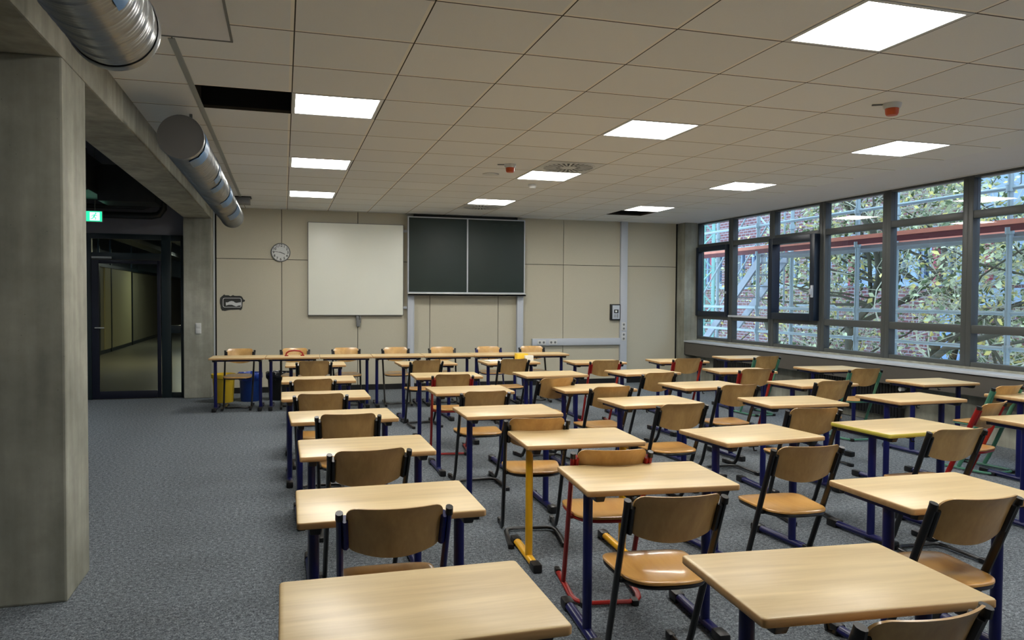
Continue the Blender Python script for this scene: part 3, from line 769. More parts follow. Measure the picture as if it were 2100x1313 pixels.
# band returns across the column
struct(MB().box((6.95, 12.44, FZ-1.0), (XW, 12.46, FZ-.775)).build('trim_7', 'sill_panel', smooth=0))
o = MB().box((7.18, 12.43, FZ-.905), (7.2, 12.44, FZ-.815)).build('wall_switch', 'white_plastic', None, bevel=.002)
tag(o, 'narrow white blank plate right of the triple socket in the corner', 'switch')
r_ = empty('light_switch', (-1.215, 12.27, FZ-.48), label='white double light switch on the far concrete pier beside the glass door', cat='light switch')
MB().box((-.04, -.012, -.08), (.04, 0, .08)).build('plate', 'white_plastic', r_, bevel=.003)
for z in (-.075, .004): MB().box((-.03, -.018, z), (.03, -.012, z+.07)).build('rocker', 'white_plastic', r_, bevel=.002)
struct(MB().box((XB1+.001, 12.6, 0), (XB1+.012, YF, CEIL)).build('trim_8', 'white_metal', smooth=0))

# ------------------------------------------------------------------ radiators under the windows
def radiator(y, L_, label):
    r = empty('radiator', (7.08, y, .12), label=label, cat='radiator', group='black panel radiators under the window sill')
    b = MB(); n = int(L_/.05)
    for k in range(n): b.cbox((0, -L_/2+.05*k+.025, .19), (.06, .042, .40))
    b.build('fins', 'radiator_black', r, bevel=.006)
    b = MB(); b.tube([(0, -L_/2, .03), (0, L_/2, .03)], .016, 10); b.tube([(0, -L_/2, .40), (0, L_/2, .40)], .016, 10)
    for yy in (-L_/2+.1, L_/2-.1): b.box((.0, yy-.015, -.12), (.02, yy+.015, .03))
    b.build('header_pipe', 'radiator_black', r)
    b = MB(); b.tube([(-.01, -L_/2, .35), (-.01, -L_/2-.05, .35)], .012, 10); b.tube([(-.04, -L_/2-.05, .35), (-.1, -L_/2-.05, .35)], .024, 14); b.build('thermostat_valve', 'white_plastic', r)
radiator(10.9, 1.5, 'black radiator under the windows in the far right corner')
radiator(8.3, 1.7, 'black radiator under the windows, middle one of the three')
radiator(4.9, 1.5, 'black radiator under the windows nearest the camera at the right edge')


# ------------------------------------------------------------------ student desks
TH = .710
def make_desk(frame_mat, edge_mat='beech_edge', cap='black_plastic'):
    root = empty('student_desk')
    b = MB(); poly = rrect(.70, .50, .014, 5); n = len(poly)
    prof = [(-.0, TH-.026), (.0, TH-.004), (-.004, TH)]
    rings = [[(x*(1+2*o/.7), y*(1+2*o/.5), z) for x, y in poly] for o, z in ((-.003, TH-.026), (0, TH-.022), (0, TH-.005), (-.002, TH-.0015))]
    vs_ = [q for r in rings for q in r]; b.cur = 1
    fs = [(i*n+k, i*n+(k+1) % n, (i+1)*n+(k+1) % n, (i+1)*n+k) for i in range(3) for k in range(n)]
    b.add(vs_, fs+[tuple(range(n))[::-1]])
    b.cur = 0
    ins = [(x*(1-.006/.7*2), y*(1-.006/.5*2), TH) for x, y in poly]
    o0 = len(b.v); b.add(ins, [tuple(range(n))])
    base = 3*n
    for k in range(n): b.f.append((base+k, base+(k+1) % n, o0+(k+1) % n, o0+k)); b.mi.append(0)
    b.build('tabletop', ['beech_laminate', edge_mat], root, smooth=40)
    py = -.05
    for s in (-1, 1):
        x = s*.285
        b = MB(); b.tube([(x, py, .035), (x, py, TH-.04)], (.021, .026), 14, ref=(1, 0, 0)); b.build('leg', frame_mat, root)
        f = MB(); f.tube([(x, -.20, .028), (x, .26, .028)], (.024, .02), 12, ref=(1, 0, 0)); ft = f.build('foot', frame_mat, root)
        for ya, yb in ((-.255, -.165), (.225, .315)):
            c = MB(); c.box((x-.027, ya, 0), (x+.027, yb, .05)); c.build('foot_cap', cap, ft, bevel=.012)
        q = MB(); q.box((x-.02, -.19, TH-.055), (x+.02, .2, TH-.027)); br = q.build('support_bracket', frame_mat, root, bevel=.005)
        for ya, yb in ((-.235, -.185), (.195, .235)):
            c = MB(); c.add([(x-.022, ya, TH-.027), (x+.022, ya, TH-.027), (x+.022, yb, TH-.027), (x-.022, yb, TH-.027), (x-.018, ya+.012, TH-.055), (x+.018, ya+.012, TH-.055), (x+.018, yb, TH-.058), (x-.018, yb, TH-.058)],
                  [(0, 1, 2, 3), (4, 7, 6, 5), (0, 4, 5, 1), (1, 5, 6, 2), (2, 6, 7, 3), (3, 7, 4, 0)]); c.build('bracket_cap', cap, br, bevel=.004)
    b = MB(); b.box((-.265, py-.015, TH-.062), (.265, py+.02, TH-.03)); b.build('crossbar', frame_mat, root, bevel=.005)
    b = MB(); b.box((-.17, -.215, TH-.04), (-.11, -.2, TH-.026)); b.tube([(-.14, -.205, TH-.035), (-.14, -.215, TH-.06), (-.14, -.235, TH-.055)], .005, 6); b.build('bag_hook', cap, root)
    return root
proto = {}
def desk(key, x, y, deg, label, group, frame='navy_enamel', edge='beech_edge'):
    k = (frame, edge)
    if k not in proto: o = proto[k] = make_desk(frame, edge)
    else: o = copy_tree(proto[k])
    o.location = (x, y, 0); o.rotation_euler.z = radians(deg)
    tag(o, label, 'desk', group)
    return o
LW = 'light wood student desk with navy legs, '
desks = {
 'A1': (.336, 2.012, 0, 'light wood student desk cut off by the bottom edge, left column beside the aisle'),
 'A2': (.394, 3.079, -.3, LW+'left column, behind the chair with navy posts'),
 'A3': (.424, 4.249, .3, LW+'left column, third from the bottom of the picture'),
 'A4': (.384, 5.389, 1.8, LW+'left column, middle of the seven'),
 'A5': (.328, 6.561, .1, LW+'left column, third from the front table row'),
 'A6': (.329, 7.838, -1.1, LW+'left column, second from the front table row'),
 'A7': (.367, 9.606, -1.2, LW+'left column, closest to the front table row'),
 'D2': (1.532, 1.885, -4.8, 'light wood desk at the bottom right of the picture, largest on that side'),
 'D1': (1.590, 3.203, -5.0, LW+'between the yellow-legged desk and the bottom right one'),
 'D3': (1.639, 4.222, -3.5, 'light wood student desk on bright yellow legs, the only yellow-legged one'),
 'D4': (1.545, 5.335, -.5, LW+'second column, just beyond the yellow-legged desk'),
 'D5': (1.577, 6.638, .2, LW+'second column, just nearer than the red-framed chair'),
 'D6': (1.636, 7.953, -2.0, LW+'second column, second from the front table row'),
 'D7': (1.694, 9.493, 1.9, LW+'second column, closest to the front table row'),
 'M':  (2.70, 1.60, 0, 'light wood desk of which only a corner shows at the right edge'),
 'E':  (2.693, 2.641, -1.2, LW+'third column, window glare on its right end'),
 'G':  (2.718, 4.056, 4.5, LW+'left of the desk with the yellowed edge'),
 'E2': (2.802, 5.565, 1.5, LW+'third column, fourth from the front tables'),
 'E3': (2.699, 6.54, .4, LW+'third column, third from the front table row'),
 'E4': (2.751, 7.830, 1.2, LW+'third column, second from the front table row'),
 'E5': (2.759, 9.443, .3, 'light wood desk carrying papers and a yellow carton near the front tables'),
 'H':  (3.840, 4.051, 2.8, 'student desk with a yellowed greenish edge, navy legs'),
 'I1': (3.928, 5.292, -3.0, LW+'just beyond the desk with the yellowed edge'),
 'I2': (3.827, 6.497, 3.0, LW+'fourth column, middle of its five'),
 'I3': (3.837, 7.812, 5.0, LW+'fourth column, second from the front wall'),
 'I4': (3.851, 9.219, -2.5, LW+'fourth column, farthest, beside the front table row'),
 'J1': (4.998, 9.149, -5.0, LW+'fifth column, farthest, beside the vertical trunking'),
 'J2': (5.032, 7.747, -8.0, LW+'fifth column, second from the front wall'),
 'J3': (4.976, 6.397, 5.0, LW+'middle of the fifth column from the left'),
 'J4': (5.043, 5.231, .9, LW+'fifth column, beyond the turned red-framed chair'),
 'L1': (5.03, 3.98, 0, LW+'cut by the right edge, before the red-framed chair'),
 'K0': (6.20, 9.46, -4.0, LW+'window column, farthest, below the first opening window'),
 'K1': (6.27, 7.72, -1.9, LW+'window column, second from the front wall'),
 'K2': (6.256, 6.212, .5, LW+'window column, third from the front wall'),
 'K3': (6.22, 5.02, 0, LW+'by the windows, cut by the right picture edge'),
}
for k, (x, y, a, lb) in desks.items():
    kw = {}
    if k == 'D3': kw['frame'] = 'yellow_enamel'
    if k == 'H': kw['edge'] = 'yellowed_edge'
    desk(k, x, y, a, lb, 'single student desks in columns', **kw)
ordn = ['leftmost of the front table row, above the yellow bin', 'second from the left in the front table row, carrying a red handle', 'third from the left in the front table row', 'middle of the seven pushed together at the front', 'third from the right in the front table row', 'second from the right in the front table row', 'rightmost of the front table row']
TX = []
for i in range(7):
    x, y = -.585+.704*i, 10.93-.034*i
    TX.append((x, y))
    desk('T', x, y, -2.2, 'light wood table, '+ordn[i], 'tables pushed together along the front wall')

# ------------------------------------------------------------------ chairs
def make_chair(fm, kind):
    root = empty('school_chair')
    def ps(z): return .30*(.795-z)/.725          # y of the post at height z
    # posts
    for s in (-1, 1):
        def px(z): return s*(.178+.015*(z/.795))
        pts = [(px(.755), ps(.755), .755), (px(.6), ps(.6), .6), (px(.44), ps(.44), .44), (px(.25), ps(.25), .25), (px(.1), ps(.1), .1)]
        if kind == 'c':
            pts += [(px(.06), .312, .062), (px(.03), .335, .034), (px(.02), .37, .018), (px(.02), .50, .018)]
        else: pts += [(px(.03), .325, .03)]
        b = MB(); b.tube(pts, (.0125, .018), 10, ref=(1, 0, 0)); b.build('leg', fm, root)
        b = MB(); b.tube([(px(.795), ps(.755)-.001, .745), (px(.8), ps(.771), .770)], (.0135, .020), 10, ref=(1, 0, 0)); b.build('post_cap', 'black_plastic', root)
        # bracket clamps the back
        b = MB(); b.tube([(s*.174, ps(.745)-.001, .745), (s*.170, ps(.635)-.001, .635)], [(.013, .023), (.013, .023)], 10, ref=(1, 0, 0)); b.build('side_bracket', fm, root)
        # front tip cap
        b = MB(); b.box((s*.178-.015, .47, 0), (s*.178+.015, .53, .036)); b.build('foot_cap', 'black_plastic', root, bevel=.008)
    # u-shaped runner
    if kind == 'c':
        path = [(-.166, -.03, .018), (-.166, .16, .018), (-.164, .24, .018), (-.148, .285, .018), (-.11, .305, .018), (.11, .305, .018), (.148, .285, .018), (.164, .24, .018), (.166, .16, .018), (.166, -.03, .018)]
        tip = [(-.166, -.035), (.166, -.035)]
    else:
        path = [(-.178, .50, .018), (-.172, .14, .018), (-.162, .09, .018), (-.14, .055, .018), (-.10, .038, .018), (.10, .038, .018), (.14, .055, .018), (.162, .09, .018), (.172, .14, .018), (.178, .50, .018)]
        tip = [(-.13, .045), (.13, .045)]
    b = MB(); b.tube(path, (.016, .0105), 10, ref=None); b.build('runner', fm, root)
    for (tx, ty) in tip:
        b = MB(); b.box((tx-.017, ty-.03, 0), (tx+.017, ty+.03, .03)); b.build('foot_cap', 'black_plastic', root, bevel=.008)
    # seat
    N_ = 48; outl = []
    for k in range(N_):
        a = 2*pi*k/N_; ca, sa = cos(a), sin(a)
        e = .42
        ux = math.copysign(abs(ca)**e, ca); uy = math.copysign(abs(sa)**e, sa)
        yy = .225+.195*uy
        t = (yy-.03)/.39
        hw = .158+.037*max(0, min(1, t))
        if t < .25: hw = .150+.02*t/.25
        outl.append((ux*hw, yy-(.02*(1-ux*ux) if uy < 0 else -.01*(1-ux*ux))))
    def sz(x, y):
        d = ((x/.13)**2+((y-.2)/.12)**2)
        return .445-.013*math.exp(-d)-.010*max(0, (y-.33)/.1)**2+.004*max(0, (.12-y)/.1)
    b = MB(); rings = [1, .985, .9, .75, .55, .35, .15]; c0 = (0, .225); vs_ = []; 
    for top in (1, 0):
        for q in rings:
            for x, y in outl:
                X_, Y_ = c0[0]+(x-c0[0])*q, c0[1]+(y-c0[1])*q
                vs_.append((X_, Y_, sz(X_, Y_)-(0 if top else .011)-(.003 if q == 1 and top else 0)))
    R = len(rings); fs = []
    for t in (0, 1):
        o_ = t*R*N_
        for i in range(R-1):
            for k in range(N_):
                f = (o_+i*N_+k, o_+i*N_+(k+1) % N_, o_+(i+1)*N_+(k+1) % N_, o_+(i+1)*N_+k)
                fs.append(f if t == 0 else f[::-1])
        fs.append(tuple(o_+(R-1)*N_+k for k in range(N_)) if t == 0 else tuple(o_+(R-1)*N_+k for k in range(N_))[::-1])
    for k in range(N_): fs.append((k, R*N_+k, R*N_+(k+1) % N_, (k+1) % N_))
    b.add(vs_, fs); b.build('seat', 'chair_plywood', root, smooth=50)
    b = MB(); pth = [(x*.94, .225+(y-.225)*.94, sz(x*.94, y*.94)-.022) for x, y in outl]; pth.append(pth[0]); b.tube(pth, (.010, .011), 8, caps=False, ref=(0, 0, 1))
    b.box((-.178, .135, .412), (.178, .160, .426)); b.build('seat_frame', fm, root)
    # back plate
    nx, nz = 22, 8; hw = .170; vs_ = []
    def top(x):
        a = abs(x); r = .035
        return .792-(r-sqrt(max(0, r*r-max(0, a-(hw-r))**2)))
    def bot(x):
        a = abs(x); r = .03
        return .592+.038*(x/hw)**2+(r-sqrt(max(0, r*r-max(0, a-(hw-r))**2)))
    for t in (0, 1):
        for i in range(nx+1):
            x = hw*sin(pi/2*(2*i/nx-1))
            for j in range(nz+1):
                z = bot(x)+(top(x)-bot(x))*j/nz
                cv = -.046*(1-(x/hw)**2)
                fl = -.010*max(0, (z-.74)/.045)**2
                vs_.append((x, ps(z)+cv+fl+(.005 if t else -.005), z))
    W_ = nz+1; O = (nx+1)*W_; fs = []
    for i in range(nx):
        for j in range(nz):
            a = i*W_+j; fs.append((a, a+W_, a+W_+1, a+1)); fs.append((O+a, O+a+1, O+a+W_+1, O+a+W_))
    for i in range(nx):
        a = i*W_; fs.append((a, O+a, O+a+W_, a+W_)); a = i*W_+nz; fs.append((a, a+W_, O+a+W_, O+a))
    for j in range(nz):
        fs.append((j, j+1, O+j+1, O+j)); a = nx*W_+j; fs.append((a, O+a, O+a+1, a+1))
    MB().add(vs_, fs).build('backrest', 'chair_back_plywood', root, smooth=50)
    return root
cproto = {}
FM = {'k': 'black_enamel', 'b': 'navy_enamel', 'r': 'red_enamel', 'g': 'green_enamel'}
def chair(x, y, deg, col, label, group, kind=None):
    kind = kind or ('r' if col in 'rg' else 'c')
    k = (col, kind)
    if k not in cproto: o = cproto[k] = make_chair(FM[col], kind)
    else: o = copy_tree(cproto[k])
    o.location = (x, y, 0); o.rotation_euler.z = radians(deg); tag(o, label, 'chair', group)
    return o
PC = 'plywood school chair with black frame, '
chairs = [
 (.375, 2.691, -2.6, 'b', 'plywood school chair with navy blue posts in the left column'),
 (.400, 3.735, 4.5, 'k', PC+'left column, one row beyond the navy-post chair'),
 (.387, 4.907, -3.4, 'k', PC+'left column, two rows beyond the navy-post chair'),
 (.267, 5.980, -3.3, 'k', PC+'left column, fourth from the bottom'),
 (.250, 7.05, 3.0, 'k', PC+'left column, second from the front tables'),
 (.331, 9.045, -.4, 'k', PC+'left column, farthest, near the front tables'),
 (1.463, 1.445, 2.4, 'k', PC+'cut off by the bottom edge at the right'),
 (1.417, 2.573, -6.5, 'k', PC+'large, nearest fully shown one, orange seat, bottom centre right'),
 (1.534, 3.436, -10, 'r', 'plywood school chair with red frame nearest the camera, beside the yellow legs'),
 (1.488, 4.456, -10, 'k', PC+'behind the yellow-legged desk'),
 (1.521, 5.840, .1, 'k', PC+'second one beyond the yellow-legged desk'),
 (1.548, 7.190, -5.0, 'r', 'plywood school chair with red frame, its long red runner bar showing, second column'),
 (1.597, 8.864, 5, 'k', PC+'second column, farthest, near the front tables'),
 (2.500, 2.250, -2.7, 'k', PC+'white window glare across its seat'),
 (2.535, 3.270, -3.6, 'k', PC+'whole orange seat visible left of the glare chair'),
 (2.687, 4.817, 1.3, 'k', PC+'bright glint on its seat, centre right'),
 (2.625, 5.90, 4, 'k', PC+'white spot on seat, half hidden by desk'),
 (2.409, 6.648, 10, 'k', PC+'third column, second from the front tables'),
 (2.651, 8.831, 3.8, 'k', PC+'at the desk with the yellow carton'),
 (3.714, 3.488, -2.0, 'k', PC+'in front of the yellow-edged desk'),
 (3.454, 4.405, -8, 'k', PC+'just beyond and left of the yellow-edged desk'),
 (3.759, 5.775, 0, 'k', PC+'fourth column, middle, pale reflecting seat'),
 (3.587, 6.904, 7, 'k', PC+'fourth column, second from the front wall'),
 (3.662, 8.417, -1.6, 'r', 'plywood school chair with red frame in the fourth column, against the vertical trunking'),
 (4.795, 8.492, -3.6, 'r', 'plywood school chair with red frame before the concrete corner column'),
 (4.790, 7.042, -5, 'r', 'plywood school chair with red frame, fifth column, right of two black-framed ones'),
 (4.796, 5.859, 1.0, 'k', PC+'fifth column, between a red and a green framed chair'),
 (4.923, 4.331, 18.4, 'r', 'turned plywood school chair with red frame near the right edge'),
 (6.007, 8.599, 1.4, 'g', 'plywood school chair with green frame, farthest along the windows'),
 (5.982, 6.810, -5, 'g', 'plywood school chair with green frame, middle of three along the windows'),
 (6.045, 5.170, 8, 'g', 'plywood school chair with green frame at the right edge by the windows'),
]
for x, y, a, c, lb in chairs: chair(x, y, a, c, lb, 'school chairs at the single desks')
cx_ = [-.582, .150, .853, 1.555, 2.235, 2.93, 3.60]
tl = ['above the yellow bin, leftmost at the front tables', 'behind the red handle at the front tables', 'third from the left behind the front tables', 'middle of the seven behind the front tables', 'third from the right behind the front tables', 'behind the front tables left of the yellow carton', 'rightmost behind the front tables']
for i, x in enumerate(cx_):
    c = 'b' if i == 5 else 'k'
    chair(x, 11.30-.034*i, 178+(-1, 1, 3, 0, -2, 1, -3)[i], c, 'plywood school chair facing the camera, '+tl[i], 'school chairs behind the front tables')

# ------------------------------------------------------------------ small things
def bin_(x, y, body, bag, label):
    r = empty('waste_bin', (x, y, 0), label=label, cat='waste bin', group='round waste bins by the front wall')
    MB().lathe([(0, .0), (.128, 0), (.132, .01), (.150, .34), (.158, .345), (.162, .395), (.158, .40), (.150, .395), (.146, .34), (.128, .02), (0, .02)], n=36).build('bin_body', body, r)
    if bag:
        b = MB(); n = 60; prof = [(.149, .30, 0), (.166, .33, .006), (.172, .36, .008), (.170, .40, .008), (.160, .415, .004), (.148, .40, .006), (.140, .34, .004), (.125, .2, .003)]
        vs_ = []
        for (rr, h, am) in prof:
            for k in range(n):
                a = 2*pi*k/n; q = rr+am*sin(9*a+h*30)+am*.6*sin(17*a+1.3); vs_.append((q*cos(a), q*sin(a), h+am*.8*sin(5*a)))
        fs = [(i*n+k, i*n+(k+1) % n, (i+1)*n+(k+1) % n, (i+1)*n+k) for i in range(len(prof)-1) for k in range(n)]
        b.add(vs_, fs); b.build('bin_bag', bag, r, smooth=80, fixn=False)
    else:
        MB().lathe([(.150, .345), (.168, .35), (.170, .40), (.164, .408), (.155, .402)], n=36).build('rim', body, r)
bin_(-.83, 11.75, 'bin_yellow', None, 'yellow round waste bin at the foot of the far concrete pier')
bin_(-.47, 11.80, 'bin_blue', 'bag_blue', 'blue round waste bin with a blue bag between the yellow and black bins')
bin_(-.08, 11.83, 'bin_black', 'bag_black', 'black round waste bin with a dark bag, right of the blue bin')
b = MB(); b.tube([(-.11, 0, .012), (-.105, 0, .04), (-.07, 0, .065), (0, 0, .075), (.07, 0, .065), (.105, 0, .04), (.11, 0, .012)], .011, 10)
b.box((-.13, -.02, 0), (-.08, .02, .014)); b.box((.08, -.02, 0), (.13, .02, .014))
o = b.build('carry_handle', 'red_enamel'); o.location = (TX[1][0]+.02, TX[1][1]+.02, TH); tag(o, 'red arched handle lying on the second front table', 'handle')
dz = TH
ex, ey = 2.759, 9.443
b = MB()
b.box((-.11, -.1, 0), (.10, .12, .012)); o = b.build('paper_stack', 'paper', None, bevel=.002); o.location = (ex-.17, ey+.05, dz); o.rotation_euler.z = .15
tag(o, 'white paper stack on the desk before the front tables', 'papers')
b = MB(); b.box((-.075, -.05, 0), (.075, .05, .09)); o = b.build('yellow_carton', 'yellow_card', None, bevel=.003); o.location = (ex+.20, ey+.10, dz); o.rotation_euler.z = .1
tag(o, 'small yellow carton on the desk before the front tables', 'carton')
b = MB(); b.box((-.055, -.03, 0), (.055, .03, .07)); o = b.build('white_carton', 'paper', None, bevel=.003); o.location = (ex+.27, ey-.0, dz); o.rotation_euler.z = -.05
tag(o, 'small white carton standing before the yellow carton', 'carton')

# ------------------------------------------------------------------ outside
GZ = -4.5
struct(MB().box((XW+.4, -30, GZ-.1), (40, 60, GZ)).build('ground', 'ground_leaves', smooth=0))
r_ = empty('brick_building', (16, 15, GZ), label='red brick building with crimson window posts across the yard', cat='building')
def bb(b, y0, y1, z0, z1, x0=0, x1=.3): b.box((x0, y0-15, z0-GZ), (x1, y1-15, z1-GZ))
wins = []
b = MB(); wy = [14.24-.6+1.53*k for k in range(-3, 9)]
WZ = (FZ+.5, FZ+1.75)
WW = 1.2
edges = [-12]+[v for y in wy for v in (y, y+WW)]+[48]
bb(b, -12, 48, GZ, WZ[0]); bb(b, -12, 48, WZ[1], 9)
for i in range(0, len(edges)-1, 2): bb(b, edges[i], edges[i+1], *WZ)
b.build('brick_wall', 'brickwork', r_, smooth=0)
b = MB(); bb(b, -12, 48, WZ[0]-.12, WZ[0], -.06, .02); bb(b, -12, 48, WZ[1], WZ[1]+.16, -.05, .02); b.build('stone_band', 'building_trim', r_, smooth=0)
for y in wy:
    b = MB()
    bb(b, y, y+.09, *WZ, .05, .15); bb(b, y+WW-.09, y+WW, *WZ, .05, .15); bb(b, y, y+WW, WZ[0], WZ[0]+.09, .05, .15); bb(b, y, y+WW, WZ[1]-.09, WZ[1], .05, .15)
    bb(b, y+WW*.25, y+WW*.30, *WZ, .05, .15); bb(b, y+WW*.72, y+WW*.77, *WZ, .05, .15)
    f = b.build('window_frame', 'building_trim', r_, smooth=0)
    b = MB(); bb(b, y, y+WW, *WZ, .12, .14); b.build('pane', mat('outer_window', (50, 66, 88), .1, spec=.8), f, smooth=0)
    b = MB(); bb(b, y+WW*.44, y+WW*.56, WZ[0]-.1, WZ[1]+.1, -.12, .0); b.build('red_post', 'building_red', r_, smooth=0)
b = MB(); bb(b, 14.75, 15.6, GZ, FZ-.25, -.08, .02); b.build('pale_blue_door', 'building_blue', r_, smooth=0)
b = MB(); bb(b, 9.0, 14.6, FZ-.1, FZ+.3, -.06, .02); b.build('pale_panel', 'building_trim', r_, smooth=0)
b = MB(); bb(b, 0, 14.8, FZ+1.95, FZ+3.4, -.05, .02)
for y in wy:
    if y < 17: bb(b, y+WW, y+1.53, *WZ, -.05, .02)
b.build('pale_cladding', 'building_trim', r_, smooth=0)

# scaffold
r_ = empty('scaffold', (8.4, 7.23, GZ), label='galvanised tube scaffold with decks and stair outside the windows', cat='scaffold')
def S(x, y, z): return (x-8.4, y-7.23, z-GZ)
ysd = [7.23-2.57*2, 7.23-2.57, 7.23, 9.80, 12.37, 14.94]
def pipe(name, p, q, r=.024, m='scaffold_steel', parent=None): return MB().tube([S(*p), S(*q)], r, 10).build(name, m, parent or r_)
for y in ysd:
    for x in (8.4, 9.13): 
        st = pipe('standard', (x, y, GZ), (x, y, 5.5), .034)
        b = MB()
        for z in (FZ-1.1, FZ-.58, FZ-.15, FZ+.85, FZ+1.36, FZ+1.85): b.tube([S(x, y, z-.04), S(x, y, z+.04)], .052, 10)
        b.build('coupler', 'scaffold_steel', st)
for i in range(len(ysd)-1):
    ya, yb = ysd[i], ysd[i+1]
    for z in (FZ-.58, FZ-.15, FZ+1.36):
        pipe('guard_rail', (8.4, ya, z), (8.4, yb, z), .026)
    if i != 4:
        for z in (FZ-1.15, FZ+.83):
            b = MB()
            for k in range(2): b.box(S(8.43+.35*k, ya+.03, z-.05), S(8.76+.35*k, yb-.03, z))
            b.build('deck', 'scaffold_alu', r_, smooth=0)
    b = MB(); b.box(S(8.36, ya, FZ+.925), S(8.385, yb, FZ+.985)); b.build('toe_board', 'toe_board_red', r_, smooth=0)
    b = MB(); b.box(S(8.365, ya, FZ+.845), S(8.385, yb, FZ+.925)); b.build('ledger_board', 'toe_board_dark', r_, smooth=0)
    if i != 4:
        b = MB(); b.box(S(9.15, ya, FZ+.84), S(9.17, yb, FZ+.99)); b.build('toe_board', 'toe_board_red', r_, smooth=0)
pipe('diagonal_brace', (9.17, 4.66, FZ+.8), (9.17, 7.23, FZ-1.1), .024)
pipe('diagonal_brace', (9.17, 14.94, FZ+2.8), (9.17, 12.37, FZ+.8), .02)
# stair
b = MB()
p0, p1 = (8.85, 12.5, FZ+.80), (8.85, 14.85, FZ-1.15)
for dx in (-.28, .28):
    b.add([S(p0[0]+dx-.02, p0[1], p0[2]-.1), S(p0[0]+dx+.02, p0[1], p0[2]-.1), S(p1[0]+dx+.02, p1[1], p1[2]-.1), S(p1[0]+dx-.02, p1[1], p1[2]-.1), S(p0[0]+dx-.02, p0[1], p0[2]+.1), S(p0[0]+dx+.02, p0[1], p0[2]+.1), S(p1[0]+dx+.02, p1[1], p1[2]+.1), S(p1[0]+dx-.02, p1[1], p1[2]+.1)],
          [(0, 3, 2, 1), (4, 5, 6, 7), (0, 1, 5, 4), (1, 2, 6, 5), (2, 3, 7, 6), (3, 0, 4, 7)])
for k in range(9):
    t = (k+.5)/9; y = p0[1]+(p1[1]-p0[1])*t; z = p0[2]+(p1[2]-p0[2])*t
    b.box(S(8.59, y-.1, z-.015), S(9.11, y+.1, z+.01))
b.build('stair', 'scaffold_alu', r_, smooth=0)
for dx in (-.28, .28):
    MB().tube([S(8.85+dx, 12.6, FZ-.1), S(8.85+dx, 12.6, FZ+1.8), S(8.85+dx, 12.75, FZ+1.85), S(8.85+dx, 14.8, FZ-.1)], .016, 8).build('hand_rail', 'scaffold_steel', r_)
b = MB(); b.tube([S(9.13, 11.1, FZ-.5), S(9.13, 11.1, FZ-.15), S(9.13, 11.2, FZ-.1), S(9.13, 12.2, FZ-.1)], .018, 8); b.tube([S(9.13, 12.3, FZ-.5), S(9.13, 11.1, FZ-.5)], .018, 8)
b.build('safety_gate', 'scaffold_steel', r_)
# lattice tower
r_ = empty('lattice_tower', (9.3, 16.1, GZ), label='mint green lattice hoist tower outside the leftmost window', cat='lattice tower')
b = MB()
def TT(x, y, z): return (x, y, z-GZ)
for x, y in ((0, 0), (.42, 0), (0, .42), (.42, .42)): b.tube([TT(x, y, GZ), TT(x, y, 6)], .045, 8)
b.build('upright', 'scaffold_mint', r_)
b = MB(); z = GZ; k = 0
while z < 6:
    a, c = ((0, 0), (.42, 0)) if k % 2 else ((.42, 0), (0, 0))
    b.tube([TT(*a, z), TT(*c, z+.42)], .018, 6); b.tube([TT(0, a[0], z), TT(0, c[0], z+.42)], .018, 6)
    b.tube([TT(0, 0, z), TT(.42, 0, z)], .016, 6); b.tube([TT(0, 0, z), TT(0, .42, z)], .016, 6)
    z += .42; k += 1
b.build('lacing', 'scaffold_mint', r_)

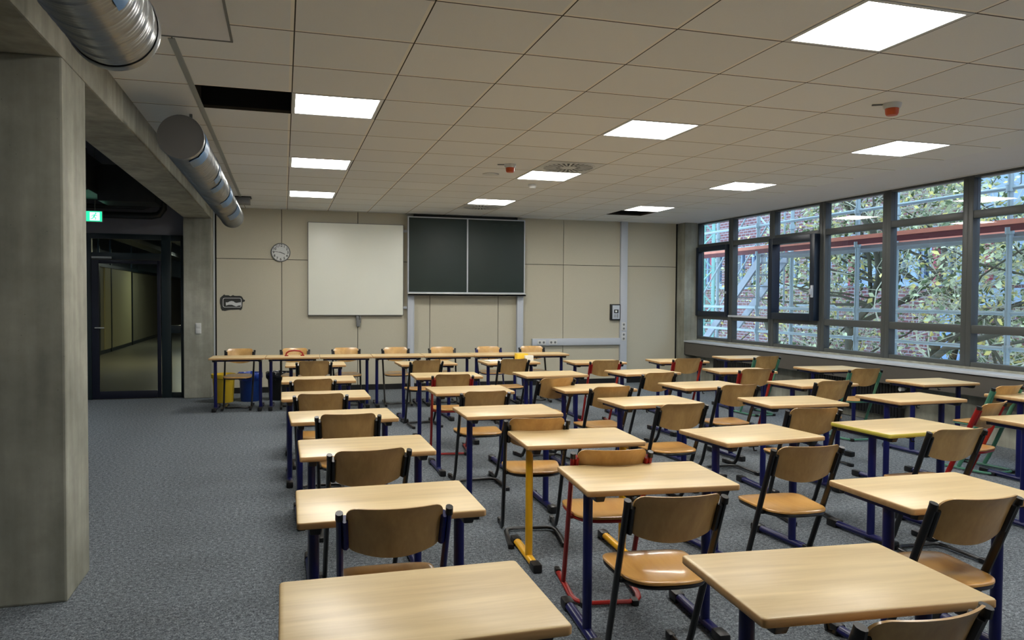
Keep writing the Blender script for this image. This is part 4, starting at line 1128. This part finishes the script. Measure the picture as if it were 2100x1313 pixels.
# trees
def leaf(b, p, d, n_, s, rnd):
    t = d.cross(n_).normalized()
    a = p; m = p+d*s*.5; e = p+d*s
    b.add([a, m+t*s*.3+n_*s*.08, e, m-t*s*.3+n_*s*.08, m-n_*s*.02], [(0, 1, 4), (1, 2, 4), (2, 3, 4), (3, 0, 4)])
def tree(x, y, seed, label, y0=0, y1=0, size=1.0, nleaf=5000):
    rnd = random.Random(seed)
    root = empty('tree', (x, y, GZ), label=label, cat='tree', group='trees in the yard outside the windows')
    wood_ = MB(); tw = MB(); tips = []
    def grow(p, d, L_, r, lev):
        pts = [p.copy()]; rs = [r]; n = 5
        for i in range(n):
            d = d+Vector((rnd.uniform(-1, 1), rnd.uniform(-1, 1), rnd.uniform(-.6, .7)))*(.16 if lev < 2 else .32)
            if p.x+x < 10.9: d.x += .5
            if p.x+x > 14.7: d.x -= .5
            if p.y+y < y0+.8: d.y += .5
            if p.y+y > y1-.8: d.y -= .5
            d.normalize()
            q = p+d*L_/n
            if lev > 0 and not (9.75 < q.x+x < 15.75 and y0 < q.y+y < y1): break
            p = p+d*L_/n; pts.append(p.copy()); rs.append(r*(1-.45*(i+1)/n))
            if lev >= 3: tips.append((p.copy(), d.copy()))
        if len(pts) < 3: return
        n = len(pts)-1
        (wood_ if lev < 3 else tw).tube(pts, [(q, q) for q in rs], 8 if lev < 2 else 5, caps=lev < 1)
        if lev >= 5: return
        nk = (6, 5, 4, 4, 3)[lev]
        for k in range(nk):
            i = rnd.randint(1 if lev else min(2, n), n); q = pts[i]
            a = rnd.uniform(0, 2*pi); sd = Vector((cos(a), sin(a), rnd.uniform(-.25, .7))).normalized()
            grow(q, (d*.45+sd*.9).normalized(), L_*rnd.uniform(.55, .8), rs[i]*rnd.uniform(.45, .65), lev+1)
    grow(Vector((0, 0, 0)), Vector((rnd.uniform(-.05, .05), rnd.uniform(-.05, .05), 1)), 5.6*size, .19*size, 0)
    wood_.build('trunk', 'bark', root, smooth=60, fixn=False)
    tw.build('twigs', 'twig', root, smooth=60, fixn=False)['kind'] = 'stuff'
    lb = MB()
    for k in range(nleaf):
        p, d = rnd.choice(tips); p = p+Vector((rnd.gauss(0, .12), rnd.gauss(0, .12), rnd.gauss(0, .12)))
        dd = Vector((rnd.uniform(-1, 1), rnd.uniform(-1, 1), rnd.uniform(-1, .3))).normalized()
        nn_ = Vector((rnd.uniform(-1, 1), rnd.uniform(-1, 1), rnd.uniform(.1, 1))).normalized()
        lb.cur = rnd.choice((0, 0, 1, 2, 2)); leaf(lb, p, dd, nn_, rnd.uniform(.06, .16), rnd)
    o = lb.build('foliage', ['leaf_green', 'leaf_yellow', 'leaf_pale'], root, smooth=0, fixn=False); o['kind'] = 'stuff'
tree(12.5, 14.1, 3, 'yellowing tree with dark forked trunk outside the middle windows', 12.4, 16.6, nleaf=7000)
tree(12.4, 10.6, 8, 'yellowing tree outside the windows at the right edge of the picture', 8.6, 12.3, nleaf=6000)
tree(12.8, 19.2, 21, 'yellowing tree seen between the scaffold tubes, left of the forked one', 16.8, 22.5, size=.8, nleaf=2600)
